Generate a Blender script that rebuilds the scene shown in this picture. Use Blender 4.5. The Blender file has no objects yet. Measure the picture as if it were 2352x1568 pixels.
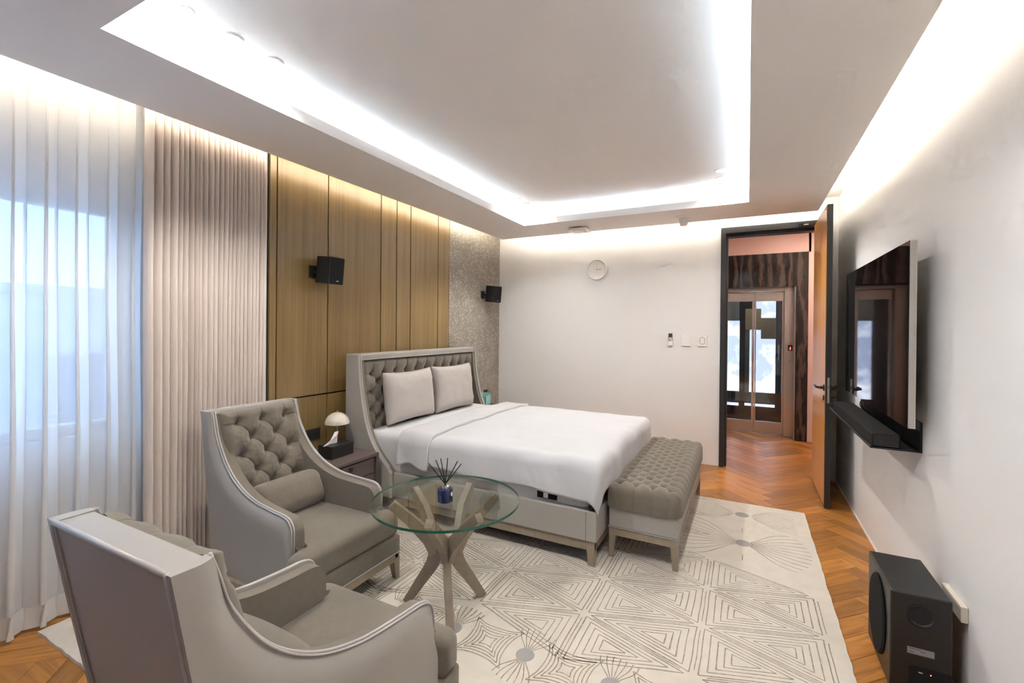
import bpy, bmesh, math, random
from mathutils import Vector, Matrix, noise
PI = math.pi
random.seed(7)
sc = bpy.context.scene
C = sc.collection
# ------------------------------------------------------------------ camera
FPX, SY = 1047.67, -27.78
FW = Vector((-0.4589, 0.8885, -0.0039)).normalized()
cam_d = bpy.data.cameras.new('camera')
cam = bpy.data.objects.new('camera', cam_d); C.objects.link(cam)
yaw, pitch, roll = 0.476753, 0.003882, 0.009091
fw = Vector((-math.sin(yaw)*math.cos(pitch), math.cos(yaw)*math.cos(pitch), -math.sin(pitch)))
rt = fw.cross(Vector((0, 0, 1))).normalized(); up = rt.cross(fw)
r2 = rt*math.cos(roll)+up*math.sin(roll); u2 = up*math.cos(roll)-rt*math.sin(roll)
CAMP = Vector((0, 0, 1.4))
cam.matrix_world = Matrix(((r2.x, u2.x, -fw.x, CAMP.x), (r2.y, u2.y, -fw.y, CAMP.y), (r2.z, u2.z, -fw.z, CAMP.z), (0, 0, 0, 1)))
cam_d.sensor_width = 36; cam_d.sensor_fit = 'HORIZONTAL'
cam_d.lens = FPX/2352*36; cam_d.shift_y = SY/2352
cam_d.clip_start = 0.05
sc.camera = cam
# ------------------------------------------------------------------ view, world, light levels
vs = sc.view_settings
vs.view_transform = 'Standard'; vs.look = 'None'; vs.gamma = 1; vs.use_curve_mapping = False
vs.exposure = 1.82
COVE_COOL = ((0.70, 0.86, 1.0), 11.5)
COVE_WARM = ((1.0, 0.90, 0.76), 3.4)
SPOT = ((1.0, 0.96, 0.92), 8.8)
SKY = ((0.38, 0.60, 1.0), 1.5)
HALL = ((1.0, 0.78, 0.66), 4.8)
world = bpy.data.worlds.new('world'); sc.world = world
world.use_nodes = True
world.node_tree.nodes['Background'].inputs[0].default_value = (*SKY[0], 1)
world.node_tree.nodes['Background'].inputs[1].default_value = SKY[1]
sc.cycles.max_bounces = 6; sc.cycles.diffuse_bounces = 4; sc.cycles.glossy_bounces = 2; sc.cycles.transmission_bounces = 3; sc.cycles.transparent_max_bounces = 9
sc.cycles.use_adaptive_sampling = True; sc.cycles.adaptive_threshold = 0.17; sc.cycles.adaptive_min_samples = 14
sc.cycles.sample_clamp_indirect = 5.0
sc.cycles.caustics_reflective = False; sc.cycles.caustics_refractive = False
# window portal: guides daylight through the opening
pl = bpy.data.lights.new('window_portal', 'AREA'); pl.shape = 'RECTANGLE'; pl.size = 2.3; pl.size_y = 3.55
pl.cycles.is_portal = True
po = bpy.data.objects.new('window_portal', pl); C.objects.link(po)
po.location = (-3.24, -0.46, 1.2); po.rotation_euler = (0, -PI/2, 0)

# ------------------------------------------------------------------ materials
MATS = {}
def nodes(m):
    return m.node_tree.nodes, m.node_tree.links
def mat(name, col, rough=0.6, metal=0.0, spec=0.5, bump=0.0, bscale=200.0, var=0.0, vscale=8.0, stretch=None, emit=None, sheen=0.0, coat=0.0):
    m = bpy.data.materials.new(name); m.use_nodes = True
    n, l = nodes(m); b = n['Principled BSDF']
    b.inputs['Base Color'].default_value = (*col, 1); b.inputs['Roughness'].default_value = rough
    b.inputs['Metallic'].default_value = metal; b.inputs['Specular IOR Level'].default_value = spec
    if sheen: b.inputs['Sheen Weight'].default_value = sheen
    if coat: b.inputs['Coat Weight'].default_value = coat
    if emit:
        b.inputs['Emission Color'].default_value = (*emit[0], 1); b.inputs['Emission Strength'].default_value = emit[1]
    if bump or var:
        tc = n.new('ShaderNodeTexCoord'); mp = n.new('ShaderNodeMapping'); l.new(tc.outputs['Object'], mp.inputs[0])
        if stretch: mp.inputs['Scale'].default_value = stretch
    if bump:
        t = n.new('ShaderNodeTexNoise'); t.inputs['Scale'].default_value = bscale; t.inputs['Detail'].default_value = 3
        l.new(mp.outputs[0], t.inputs['Vector'])
        bp = n.new('ShaderNodeBump'); bp.inputs['Strength'].default_value = bump; bp.inputs['Distance'].default_value = 0.004
        l.new(t.outputs['Fac'], bp.inputs['Height']); l.new(bp.outputs[0], b.inputs['Normal'])
    if var:
        t = n.new('ShaderNodeTexNoise'); t.inputs['Scale'].default_value = vscale; t.inputs['Detail'].default_value = 5
        l.new(mp.outputs[0], t.inputs['Vector'])
        r = n.new('ShaderNodeValToRGB'); l.new(t.outputs['Fac'], r.inputs[0])
        r.color_ramp.elements[0].position = 0.3; r.color_ramp.elements[1].position = 0.7
        r.color_ramp.elements[0].color = (*[c*(1-var) for c in col], 1); r.color_ramp.elements[1].color = (*[min(1, c*(1+var)) for c in col], 1)
        l.new(r.outputs[0], b.inputs['Base Color'])
    MATS[name] = m
    return m
M = MATS
mat('wall_paint', (0.81, 0.805, 0.80), 0.42, spec=0.4)
mat('ceiling_paint', (0.90, 0.87, 0.845), 0.8, spec=0.2)
mat('hall_paint', (0.70, 0.50, 0.43), 0.8, spec=0.2)
mat('fabric', (0.165, 0.142, 0.108), 0.85, bump=0.35, bscale=900, var=0.06, vscale=40, sheen=0.25, spec=0.25)
mat('leather', (0.335, 0.315, 0.285), 0.42, spec=0.45)
mat('leather_trim', (0.42, 0.40, 0.38), 0.4, spec=0.45)
mat('leg_wood', (0.27, 0.215, 0.155), 0.38, spec=0.5, var=0.10, vscale=30, stretch=(1, 1, 0.1))
mat('table_wood', (0.25, 0.20, 0.15), 0.35, spec=0.5, var=0.10, vscale=25)
mat('linen', (0.52, 0.52, 0.53), 0.75, spec=0.2)
mat('sheet', (0.58, 0.58, 0.585), 0.75, spec=0.2)
mat('pillow_linen', (0.45, 0.415, 0.388), 0.8, spec=0.2)
mat('rug', (0.70, 0.635, 0.54), 0.95, bump=0.9, bscale=420, var=0.05, vscale=14, spec=0.1, sheen=0.3)
mat('rug_groove', (0.33, 0.285, 0.235), 0.95, bump=0.5, bscale=400, spec=0.1, var=0.35, vscale=60)
mat('rug_dot', (0.36, 0.345, 0.33), 0.95, bump=0.6, bscale=400, spec=0.1)
mat('night_leather', (0.105, 0.078, 0.068), 0.42, spec=0.45)
mat('black_plastic', (0.012, 0.012, 0.012), 0.38)
mat('black_cloth', (0.014, 0.014, 0.014), 0.9, bump=0.5, bscale=800, spec=0.2)
mat('black_metal', (0.010, 0.010, 0.011), 0.32, spec=0.5)
mat('frame_grey', (0.022, 0.023, 0.024), 0.45)
mat('black_leather', (0.010, 0.009, 0.009), 0.35, bump=0.1, bscale=300)
mat('screen', (0.004, 0.004, 0.004), 0.03, spec=0.9)
mat('silver', (0.55, 0.52, 0.47), 0.4, metal=0.6)
mat('steel', (0.70, 0.63, 0.57), 0.3, metal=1.0, bump=0.02, bscale=300, stretch=(1, 1, 0.02))
mat('chrome', (0.75, 0.74, 0.72), 0.18, metal=1.0)
mat('white_plastic', (0.87, 0.85, 0.82), 0.35)
mat('grey_plastic', (0.40, 0.38, 0.35), 0.45)
mat('dark_plastic', (0.06, 0.05, 0.045), 0.35)
mat('gold', (0.42, 0.33, 0.16), 0.35, metal=0.8)
mat('lamp_cream', (0.62, 0.565, 0.47), 0.35)
mat('lamp_stem', (0.42, 0.43, 0.40), 0.3, metal=0.3)
mat('tissue', (0.84, 0.82, 0.80), 0.9)
mat('teal', (0.36, 0.66, 0.62), 0.5)
mat('reed', (0.006, 0.006, 0.006), 0.8)
mat('label_paper', (0.24, 0.25, 0.25), 0.6)
mat('label_ink', (0.10, 0.10, 0.10), 0.6)
mat('mark_grey', (0.45, 0.45, 0.45), 0.5)
mat('slate', (0.25, 0.27, 0.30), 0.8)
mat('concrete', (0.36, 0.40, 0.46), 0.9, var=0.12, vscale=2)
mat('window_dark', (0.10, 0.12, 0.15), 0.2)
mat('tan_panel', (0.42, 0.36, 0.26), 0.5)
mat('led_cool', (1, 1, 1), emit=COVE_COOL)
mat('led_warm', (1, 1, 1), emit=COVE_WARM)
mat('lens', (1, 1, 1), emit=((1.0, 0.86, 0.70), 14.0))
mat('hall_diffuser', (1, 1, 1), emit=HALL)
mat('red_led', (0.1, 0, 0), emit=((1.0, 0.06, 0.03), 6.0))

def streak(name, dark, light, sx, sy, sz, rough, spec=0.5, big=0.35, coat=0.0):
    m = bpy.data.materials.new(name); m.use_nodes = True
    n, l = nodes(m); b = n['Principled BSDF']
    tc = n.new('ShaderNodeTexCoord'); mp = n.new('ShaderNodeMapping'); mp.inputs['Scale'].default_value = (sx, sy, sz)
    l.new(tc.outputs['Object'], mp.inputs[0])
    t = n.new('ShaderNodeTexNoise'); t.inputs['Scale'].default_value = 1; t.inputs['Detail'].default_value = 6; t.inputs['Roughness'].default_value = 0.65
    l.new(mp.outputs[0], t.inputs['Vector'])
    t2 = n.new('ShaderNodeTexNoise'); t2.inputs['Scale'].default_value = 0.12; l.new(mp.outputs[0], t2.inputs['Vector'])
    mx = n.new('ShaderNodeMix'); mx.inputs[0].default_value = big; l.new(t.outputs['Fac'], mx.inputs[2]); l.new(t2.outputs['Fac'], mx.inputs[3])
    r = n.new('ShaderNodeValToRGB'); l.new(mx.outputs[0], r.inputs[0])
    r.color_ramp.elements[0].position = 0.34; r.color_ramp.elements[0].color = (*dark, 1)
    r.color_ramp.elements[1].position = 0.66; r.color_ramp.elements[1].color = (*light, 1)
    oi = n.new('ShaderNodeObjectInfo'); hs = n.new('ShaderNodeHueSaturation')
    mr = n.new('ShaderNodeMapRange'); l.new(oi.outputs['Random'], mr.inputs[0]); mr.inputs[3].default_value = 0.9; mr.inputs[4].default_value = 1.08
    l.new(mr.outputs[0], hs.inputs['Value']); l.new(r.outputs[0], hs.inputs['Color'])
    l.new(hs.outputs[0], b.inputs['Base Color'])
    b.inputs['Roughness'].default_value = rough; b.inputs['Specular IOR Level'].default_value = spec
    if coat: b.inputs['Coat Weight'].default_value = coat; b.inputs['Coat Roughness'].default_value = 0.25
    MATS[name] = m; return m
streak('wood_veneer', (0.165, 0.102, 0.033), (0.285, 0.190, 0.075), 60, 60, 1.2, 0.34, 0.6)
streak('door_veneer', (0.56, 0.24, 0.06), (0.74, 0.37, 0.115), 30, 14, 0.9, 0.3, 0.5)
# herringbone plank: each plank its own tone
def plank_mat():
    m = bpy.data.materials.new('oak_plank'); m.use_nodes = True
    n, l = nodes(m); b = n['Principled BSDF']
    tc = n.new('ShaderNodeTexCoord'); oi = n.new('ShaderNodeObjectInfo')
    ad = n.new('ShaderNodeVectorMath'); ad.operation = 'ADD'; l.new(tc.outputs['Object'], ad.inputs[0])
    sc_ = n.new('ShaderNodeVectorMath'); sc_.operation = 'SCALE'; sc_.inputs[0].default_value = (7, 13, 5); l.new(oi.outputs['Random'], sc_.inputs['Scale']); l.new(sc_.outputs[0], ad.inputs[1])
    mp = n.new('ShaderNodeMapping'); mp.inputs['Scale'].default_value = (3.5, 60, 1); l.new(ad.outputs[0], mp.inputs[0])
    t = n.new('ShaderNodeTexNoise'); t.inputs['Scale'].default_value = 1; t.inputs['Detail'].default_value = 5; t.inputs['Distortion'].default_value = 0.6
    l.new(mp.outputs[0], t.inputs['Vector'])
    r = n.new('ShaderNodeValToRGB'); l.new(t.outputs['Fac'], r.inputs[0])
    r.color_ramp.elements[0].position = 0.33; r.color_ramp.elements[0].color = (0.29, 0.108, 0.018, 1)
    r.color_ramp.elements[1].position = 0.62; r.color_ramp.elements[1].color = (0.49, 0.215, 0.046, 1)
    hs = n.new('ShaderNodeHueSaturation'); mr = n.new('ShaderNodeMapRange'); l.new(oi.outputs['Random'], mr.inputs[0]); mr.inputs[3].default_value = 0.60; mr.inputs[4].default_value = 1.22
    l.new(mr.outputs[0], hs.inputs['Value']); l.new(r.outputs[0], hs.inputs['Color'])
    l.new(hs.outputs[0], b.inputs['Base Color'])
    b.inputs['Roughness'].default_value = 0.33; b.inputs['Specular IOR Level'].default_value = 0.5
    MATS['oak_plank'] = m
plank_mat()
def stone_mat():
    m = bpy.data.materials.new('stone'); m.use_nodes = True
    n, l = nodes(m); b = n['Principled BSDF']
    tc = n.new('ShaderNodeTexCoord')
    cols = []
    prev = None
    for sca, thr, c in ((9, None, None), (38, 0.5, (0.36, 0.325, 0.28)), (85, 0.56, (0.20, 0.175, 0.145)), (60, 0.72, (0.47, 0.435, 0.385))):
        if thr is None:
            t = n.new('ShaderNodeTexNoise'); t.inputs['Scale'].default_value = sca; t.inputs['Detail'].default_value = 6; l.new(tc.outputs['Object'], t.inputs['Vector'])
            r = n.new('ShaderNodeValToRGB'); l.new(t.outputs['Fac'], r.inputs[0])
            r.color_ramp.elements[0].position = 0.3; r.color_ramp.elements[0].color = (0.235, 0.205, 0.168, 1)
            r.color_ramp.elements[1].position = 0.7; r.color_ramp.elements[1].color = (0.335, 0.298, 0.25, 1)
            prev = r.outputs[0]
        else:
            v = n.new('ShaderNodeTexVoronoi'); v.inputs['Scale'].default_value = sca; l.new(tc.outputs['Object'], v.inputs['Vector'])
            sp = n.new('ShaderNodeSeparateColor'); l.new(v.outputs['Color'], sp.inputs[0])
            gt = n.new('ShaderNodeMath'); gt.operation = 'GREATER_THAN'; gt.inputs[1].default_value = 1-(1-thr)*0.6; l.new(sp.outputs[0], gt.inputs[0])
            lt = n.new('ShaderNodeMath'); lt.operation = 'LESS_THAN'; lt.inputs[1].default_value = 0.45; l.new(v.outputs['Distance'], lt.inputs[0])
            mu = n.new('ShaderNodeMath'); mu.operation = 'MULTIPLY'; l.new(gt.outputs[0], mu.inputs[0]); l.new(lt.outputs[0], mu.inputs[1])
            mx = n.new('ShaderNodeMix'); mx.data_type = 'RGBA'; l.new(mu.outputs[0], mx.inputs[0]); l.new(prev, mx.inputs[6]); mx.inputs[7].default_value = (*c, 1)
            prev = mx.outputs[2]
    l.new(prev, b.inputs['Base Color']); b.inputs['Roughness'].default_value = 0.4
    MATS['stone'] = m
stone_mat()
def marble_mat():
    m = bpy.data.materials.new('dark_marble'); m.use_nodes = True
    n, l = nodes(m); b = n['Principled BSDF']
    tc = n.new('ShaderNodeTexCoord'); mp = n.new('ShaderNodeMapping'); mp.inputs['Scale'].default_value = (2.6, 1, 0.55); l.new(tc.outputs['Object'], mp.inputs[0])
    w = n.new('ShaderNodeTexWave'); w.inputs['Scale'].default_value = 1.1; w.inputs['Distortion'].default_value = 11; w.inputs['Detail'].default_value = 6; w.inputs['Detail Scale'].default_value = 1.6; w.inputs['Detail Roughness'].default_value = 0.65
    l.new(mp.outputs[0], w.inputs['Vector'])
    r = n.new('ShaderNodeValToRGB'); l.new(w.outputs['Fac'], r.inputs[0])
    e = r.color_ramp.elements; e[0].position = 0.15; e[0].color = (0.010, 0.008, 0.007, 1); e[1].position = 0.97; e[1].color = (0.075, 0.055, 0.045, 1)
    k = e.new(0.6); k.color = (0.028, 0.02, 0.017, 1)
    l.new(r.outputs[0], b.inputs['Base Color']); b.inputs['Roughness'].default_value = 0.15
    MATS['dark_marble'] = m
marble_mat()
def lit_glass_mat():
    m = bpy.data.materials.new('lit_frosted'); m.use_nodes = True
    n, l = nodes(m); b = n['Principled BSDF']
    tc = n.new('ShaderNodeTexCoord')
    t = n.new('ShaderNodeTexNoise'); t.inputs['Scale'].default_value = 5.5; t.inputs['Detail'].default_value = 3; l.new(tc.outputs['Object'], t.inputs['Vector'])  # noise paints leaf shadows into the glow of the pane
    sp = n.new('ShaderNodeSeparateXYZ'); l.new(tc.outputs['Object'], sp.inputs[0])
    mr = n.new('ShaderNodeMapRange'); mr.inputs[1].default_value = 1.3; mr.inputs[2].default_value = 0.35; mr.inputs[3].default_value = -0.12; mr.inputs[4].default_value = 0.12; l.new(sp.outputs['Z'], mr.inputs[0])
    ad = n.new('ShaderNodeMath'); l.new(t.outputs['Fac'], ad.inputs[0]); l.new(mr.outputs[0], ad.inputs[1])
    r = n.new('ShaderNodeValToRGB'); l.new(ad.outputs[0], r.inputs[0])
    r.color_ramp.elements[0].position = 0.44; r.color_ramp.elements[0].color = (0.30, 0.35, 0.52, 1)
    r.color_ramp.elements[1].position = 0.74; r.color_ramp.elements[1].color = (0.85, 0.86, 1.0, 1)
    l.new(r.outputs[0], b.inputs['Emission Color']); b.inputs['Emission Strength'].default_value = 0.95  # daylight behind the frosted pane put in as emission
    b.inputs['Base Color'].default_value = (0.1, 0.1, 0.1, 1)
    MATS['lit_frosted'] = m
lit_glass_mat()
def cloth_mat(name, col, transp, transl):
    m = bpy.data.materials.new(name); m.use_nodes = True
    n, l = nodes(m); n.remove(n['Principled BSDF']); out = n['Material Output']
    d = n.new('ShaderNodeBsdfDiffuse'); d.inputs[0].default_value = (*col, 1)
    tl = n.new('ShaderNodeBsdfTranslucent'); tl.inputs[0].default_value = (*col, 1)
    tp = n.new('ShaderNodeBsdfTransparent')
    a = n.new('ShaderNodeMixShader'); a.inputs[0].default_value = transl; l.new(d.outputs[0], a.inputs[1]); l.new(tl.outputs[0], a.inputs[2])
    c = n.new('ShaderNodeMixShader'); c.inputs[0].default_value = transp; l.new(a.outputs[0], c.inputs[1]); l.new(tp.outputs[0], c.inputs[2])
    l.new(c.outputs[0], out.inputs[0]); MATS[name] = m
cloth_mat('sheer_cloth', (0.88, 0.87, 0.85), 0.22, 0.5)
cloth_mat('sheer_hem', (0.86, 0.84, 0.81), 0.05, 0.3)
cloth_mat('drape_cloth', (0.74, 0.655, 0.59), 0.0, 0.06)
def glass_mat(name, col, rough=0.0, ior=1.45, arch=True, tint=(1, 1, 1)):
    m = bpy.data.materials.new(name); m.use_nodes = True
    n, l = nodes(m); n.remove(n['Principled BSDF']); out = n['Material Output']
    if arch:   # thin clear pane: fresnel mix of reflection and straight transmission
        g = n.new('ShaderNodeBsdfGlossy'); g.inputs['Roughness'].default_value = 0.01
        t = n.new('ShaderNodeBsdfTransparent'); t.inputs[0].default_value = (*tint, 1)
        lw = n.new('ShaderNodeLayerWeight'); lw.inputs[0].default_value = 0.5
        pw = n.new('ShaderNodeMath'); pw.operation = 'POWER'; pw.inputs[1].default_value = 5; l.new(lw.outputs['Facing'], pw.inputs[0])
        f = n.new('ShaderNodeMath'); f.operation = 'MULTIPLY_ADD'; f.inputs[1].default_value = 0.92; f.inputs[2].default_value = 0.08; l.new(pw.outputs[0], f.inputs[0])
        x = n.new('ShaderNodeMixShader'); l.new(f.outputs[0], x.inputs[0]); l.new(t.outputs[0], x.inputs[1]); l.new(g.outputs[0], x.inputs[2])
        l.new(x.outputs[0], out.inputs[0])
    else:
        g = n.new('ShaderNodeBsdfGlass'); g.inputs[0].default_value = (*col, 1); g.inputs['IOR'].default_value = ior; g.inputs['Roughness'].default_value = rough
        l.new(g.outputs[0], out.inputs[0])
    MATS[name] = m
glass_mat('pane_glass', None, tint=(0.95, 0.97, 0.97))
glass_mat('table_glass', None, ior=1.5, tint=(0.93, 0.955, 0.93))
glass_mat('elevator_glass', None, tint=(0.88, 0.9, 0.9))
mat('glass_edge', (0.006, 0.10, 0.062), 0.12, spec=0.7)
mat('blue_glass', (0.004, 0.012, 0.055), 0.06, spec=0.8)

# ------------------------------------------------------------------ mesh helpers
def link(name, me, m, parent=None, smooth=False):
    o = bpy.data.objects.new(name, me); C.objects.link(o)
    if m is not None and not me.materials: me.materials.append(MATS[m])
    if parent is not None: o.parent = parent
    if smooth:
        me.polygons.foreach_set('use_smooth', [True]*len(me.polygons)); me.update()
    return o
def mesh(name, V, F, m, parent=None, smooth=False):
    me = bpy.data.meshes.new(name); me.from_pydata([tuple(v) for v in V], [], F); me.update()
    return link(name, me, m, parent, smooth)
def boxbm(bm, x0, x1, y0, y1, z0, z1):
    v = [bm.verts.new(p) for p in ((x0,y0,z0),(x1,y0,z0),(x1,y1,z0),(x0,y1,z0),(x0,y0,z1),(x1,y0,z1),(x1,y1,z1),(x0,y1,z1))]
    for f in ((3,2,1,0),(4,5,6,7),(0,1,5,4),(1,2,6,5),(2,3,7,6),(3,0,4,7)): bm.faces.new([v[i] for i in f])
def bmobj(name, bm, m, parent=None, smooth=False):
    bmesh.ops.recalc_face_normals(bm, faces=bm.faces)
    me = bpy.data.meshes.new(name); bm.to_mesh(me); bm.free()
    return link(name, me, m, parent, smooth)
def box(name, x0, x1, y0, y1, z0, z1, m, parent=None, bev=0.0, seg=2):
    bm = bmesh.new(); boxbm(bm, x0, x1, y0, y1, z0, z1)
    if bev: bmesh.ops.bevel(bm, geom=list(bm.edges), offset=bev, segments=seg, affect='EDGES', profile=0.5)
    return bmobj(name, bm, m, parent, False)
def boxes(name, lst, m, parent=None):
    bm = bmesh.new()
    for b in lst: boxbm(bm, *b)
    return bmobj(name, bm, m, parent)
def lathe(name, prof, m, parent=None, n=32, loc=(0, 0, 0), axis='z'):
    V = []; F = []
    for (r, z) in prof:
        for k in range(n):
            a = 2*PI*k/n; p = (r*math.cos(a), r*math.sin(a), z)
            if axis == 'y': p = (p[0], -p[2], p[1])
            if axis == 'x': p = (p[2], p[0], p[1])
            V.append((p[0]+loc[0], p[1]+loc[1], p[2]+loc[2]))
    for i in range(len(prof)-1):
        for k in range(n):
            F.append((i*n+k, i*n+(k+1) % n, (i+1)*n+(k+1) % n, (i+1)*n+k))
    F.append(tuple(reversed(range(n)))); F.append(tuple(range((len(prof)-1)*n, len(prof)*n)))
    bm = bmesh.new(); vs_ = [bm.verts.new(v) for v in V]
    for f in F:
        try: bm.faces.new([vs_[i] for i in f])
        except ValueError: pass
    bmesh.ops.remove_doubles(bm, verts=bm.verts, dist=1e-6)
    o = bmobj(name, bm, m, parent)
    me = o.data
    me.polygons.foreach_set('use_smooth', [len(p.vertices) == 4 for p in me.polygons])
    try: me.set_sharp_from_angle(angle=math.radians(40))
    except Exception: pass
    return o
def tube(name, pts, r, m, parent=None, n=8, closed=False):
    pts = [Vector(p) for p in pts]; V = []; F = []; N = len(pts)
    prev = None
    for i, p in enumerate(pts):
        a = pts[(i-1) % N] if (closed or i > 0) else p
        b = pts[(i+1) % N] if (closed or i < N-1) else p
        t = (b-a).normalized()
        if prev is None:
            s = t.orthogonal().normalized()
        else:
            s = (prev-t*prev.dot(t)); s = s.normalized() if s.length > 1e-6 else t.orthogonal().normalized()
        prev = s; q = t.cross(s)
        for k in range(n):
            an = 2*PI*k/n; V.append(p+(s*math.cos(an)+q*math.sin(an))*r)
    for i in range(N if closed else N-1):
        j = (i+1) % N
        for k in range(n): F.append((i*n+k, i*n+(k+1) % n, j*n+(k+1) % n, j*n+k))
    if not closed:
        F.append(tuple(reversed(range(n)))); F.append(tuple(range((N-1)*n, N*n)))
    return mesh(name, V, F, m, parent, True)
def smooth_pts(pts, n=6):
    P = [Vector(p) for p in pts]; out = []
    for i in range(len(P)-1):
        a = P[max(i-1, 0)]; b = P[i]; c = P[i+1]; d = P[min(i+2, len(P)-1)]
        for k in range(n):
            t = k/n
            out.append(0.5*((2*b)+(c-a)*t+(2*a-5*b+4*c-d)*t*t+(3*b-a-3*c+d)*t**3))
    out.append(P[-1]); return out
def rbox_vf(h, r, n=18, bulge=(0, 0, 0), warp=None):
    """rounded, slightly stuffed box: half sizes h, corner radius r"""
    bm = bmesh.new()
    def grid(k):   # denser near the ends
        return [0.5-0.5*math.cos(PI*i/k) for i in range(k+1)]
    g = [2*t-1 for t in grid(n)]
    idx = {}
    def vert(p):
        key = tuple(round(c, 5) for c in p)
        if key not in idx:
            q = [0, 0, 0]; ins = [max(-(h[i]-r), min(h[i]-r, p[i]*h[i])) for i in range(3)]
            d = Vector([p[i]*h[i]-ins[i] for i in range(3)])
            if d.length > 1e-9: d = d.normalized()*r
            q = Vector(ins)+d
            u = [q[i]/h[i] for i in range(3)]
            for i in range(3):
                o = [j for j in range(3) if j != i]
                q[i] += math.copysign(1, q[i])*bulge[i]*max(0, 1-u[o[0]]**2)*max(0, 1-u[o[1]]**2)*min(1, abs(u[i])*1.5)
            if warp: q = warp(q)
            idx[key] = bm.verts.new(q)
        return idx[key]
    for ax in range(3):
        for s in (-1, 1):
            for i in range(n):
                for j in range(n):
                    quad = []
                    for (a, b) in ((i, j), (i+1, j), (i+1, j+1), (i, j+1)):
                        p = [0, 0, 0]; p[ax] = s; p[(ax+1) % 3] = g[a]; p[(ax+2) % 3] = g[b]; quad.append(vert(p))
                    if s < 0: quad.reverse()
                    try: bm.faces.new(quad)
                    except ValueError: pass
    return bm
def rbox(name, c, h, r, m, parent=None, n=18, bulge=(0, 0, 0), rot=None, warp=None):
    bm = rbox_vf(h, r, n, bulge, warp)
    if rot is not None: bmesh.ops.rotate(bm, verts=bm.verts, matrix=rot)
    bmesh.ops.translate(bm, verts=bm.verts, vec=c)
    return bmobj(name, bm, m, parent, True)
def prism(name, poly, to3, t0, t1, m, parent=None, bev=0.0, smooth=False, seg=2):
    """closed 2-D outline extruded between t0 and t1; to3(a, b, t) -> point"""
    bm = bmesh.new()
    A = [bm.verts.new(to3(a, b, t0)) for a, b in poly]; B = [bm.verts.new(to3(a, b, t1)) for a, b in poly]
    n = len(poly); bm.faces.new(A); bm.faces.new(list(reversed(B)))
    for i in range(n): bm.faces.new((A[i], B[i], B[(i+1) % n], A[(i+1) % n]))
    if bev:
        ed = [e for e in bm.edges if (e.verts[0] in A) == (e.verts[1] in A)]
        bmesh.ops.bevel(bm, geom=ed, offset=bev, segments=seg, affect='EDGES', profile=0.5)
    return bmobj(name, bm, m, parent, smooth)
def root(name, label, cat, loc=(0, 0, 0), rz=0.0, group=None):
    o = bpy.data.objects.new(name, None); C.objects.link(o); o.location = loc; o.rotation_euler = (0, 0, rz)
    o.empty_display_size = 0.1
    return tag(o, label, cat, group)
def tag(o, label, cat, group=None):
    o['label'] = label; o['category'] = cat
    if group: o['group'] = group
    return o
def struct(o): o['kind'] = 'structure'; return o
def copy_tree(o, parent=None):
    c = o.copy(); C.objects.link(c); c.parent = parent
    for ch in list(o.children): copy_tree(ch, c)
    return c
def tuft(name, W, H, du, dv, cols, rows, amp, well, to3, m, parent, nu, nv, edge=0.03, off=0.0, expo=0.4):
    """buttoned diamond upholstery. Button rows are dv apart, odd rows shifted by half du.
       cols = buttons in even rows, rows = number of button rows; centred on the W x H panel"""
    uL = -(cols-1)*du/2; vB = -(rows-1)*dv/2+off; vT = vB+(rows-1)*dv; uR = -uL
    btn = []
    for j in range(rows):
        k = cols if j % 2 == 0 else cols-1
        for i in range(k): btn.append((-(k-1)*du/2+i*du, vB+j*dv))
    V = []; F = []
    def hgt(u, v):
        a = (u-uL)/du; b = (v-vB)/dv
        ac = max(0, min(cols-1, a)); bc = max(0, min(rows-1, b))
        ou = a-ac; ov = b-bc
        p = ac+bc/2; q = ac-bc/2
        def crease(x, cell):   # distance in metres to the nearest crease line
            return abs(x-round(x))*cell
        cell = du*dv*2/math.hypot(du, 2*dv)
        sh = 0.0 if (ov < 0 or (rows-1) % 2 == 0) else 0.5
        if ou != 0 and ov != 0: dist = 1.0; pil = 1.0
        elif ou != 0: dist = crease(bc/2, 2*dv); pil = abs(math.sin(PI*bc/2))**0.7
        elif ov != 0: dist = crease(ac+sh, du); pil = abs(math.sin(PI*(ac+sh)))**0.7
        else: dist = min(crease(p, cell), crease(q, cell)); pil = (abs(math.sin(PI*p))*abs(math.sin(PI*q)))**0.35
        h = 0.90+0.10*pil-0.14*math.exp(-(dist/0.0038)**2)
        e = min(W/2-abs(u), H/2-abs(v)); s = max(0, min(1, e/edge)); s = math.sqrt(max(0, 1-(1-s)**2))
        w = 0
        for (bu, bv) in btn:
            d2 = (u-bu)**2+(v-bv)**2
            if d2 < (0.5*du)**2: w += math.exp(-(math.sqrt(d2)/(0.20*du))**1.3)
        return amp*h*s-well*w
    for j in range(nv+1):
        for i in range(nu+1):
            u = -W/2+W*i/nu; v = -H/2+H*j/nv
            V.append(to3(u, v, hgt(u, v)))
    for j in range(nv):
        for i in range(nu):
            a = j*(nu+1)+i; F.append((a, a+1, a+nu+2, a+nu+1))
    o = mesh(name, V, F, m, parent, True)
    return o, [(u, v, hgt(u, v)) for u, v in btn]
def button_mesh():
    bm = bmesh.new(); bmesh.ops.create_uvsphere(bm, u_segments=8, v_segments=5, radius=0.010)
    me = bpy.data.meshes.new('button'); bm.to_mesh(me); bm.free(); me.materials.append(MATS['fabric'])
    me.polygons.foreach_set('use_smooth', [True]*len(me.polygons)); return me
BTN = button_mesh()
def add_buttons(panel, btn, to3, lift=0.004):
    for (u, v, h) in btn:
        o = bpy.data.objects.new('button', BTN); C.objects.link(o); o.parent = panel; o.location = to3(u, v, h+lift)

# ================================================================== STRUCTURE
LX, RX, BY, NY = -2.837, 0.739, 5.133, -2.4
ZC, ZU = 2.48, 2.64
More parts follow.
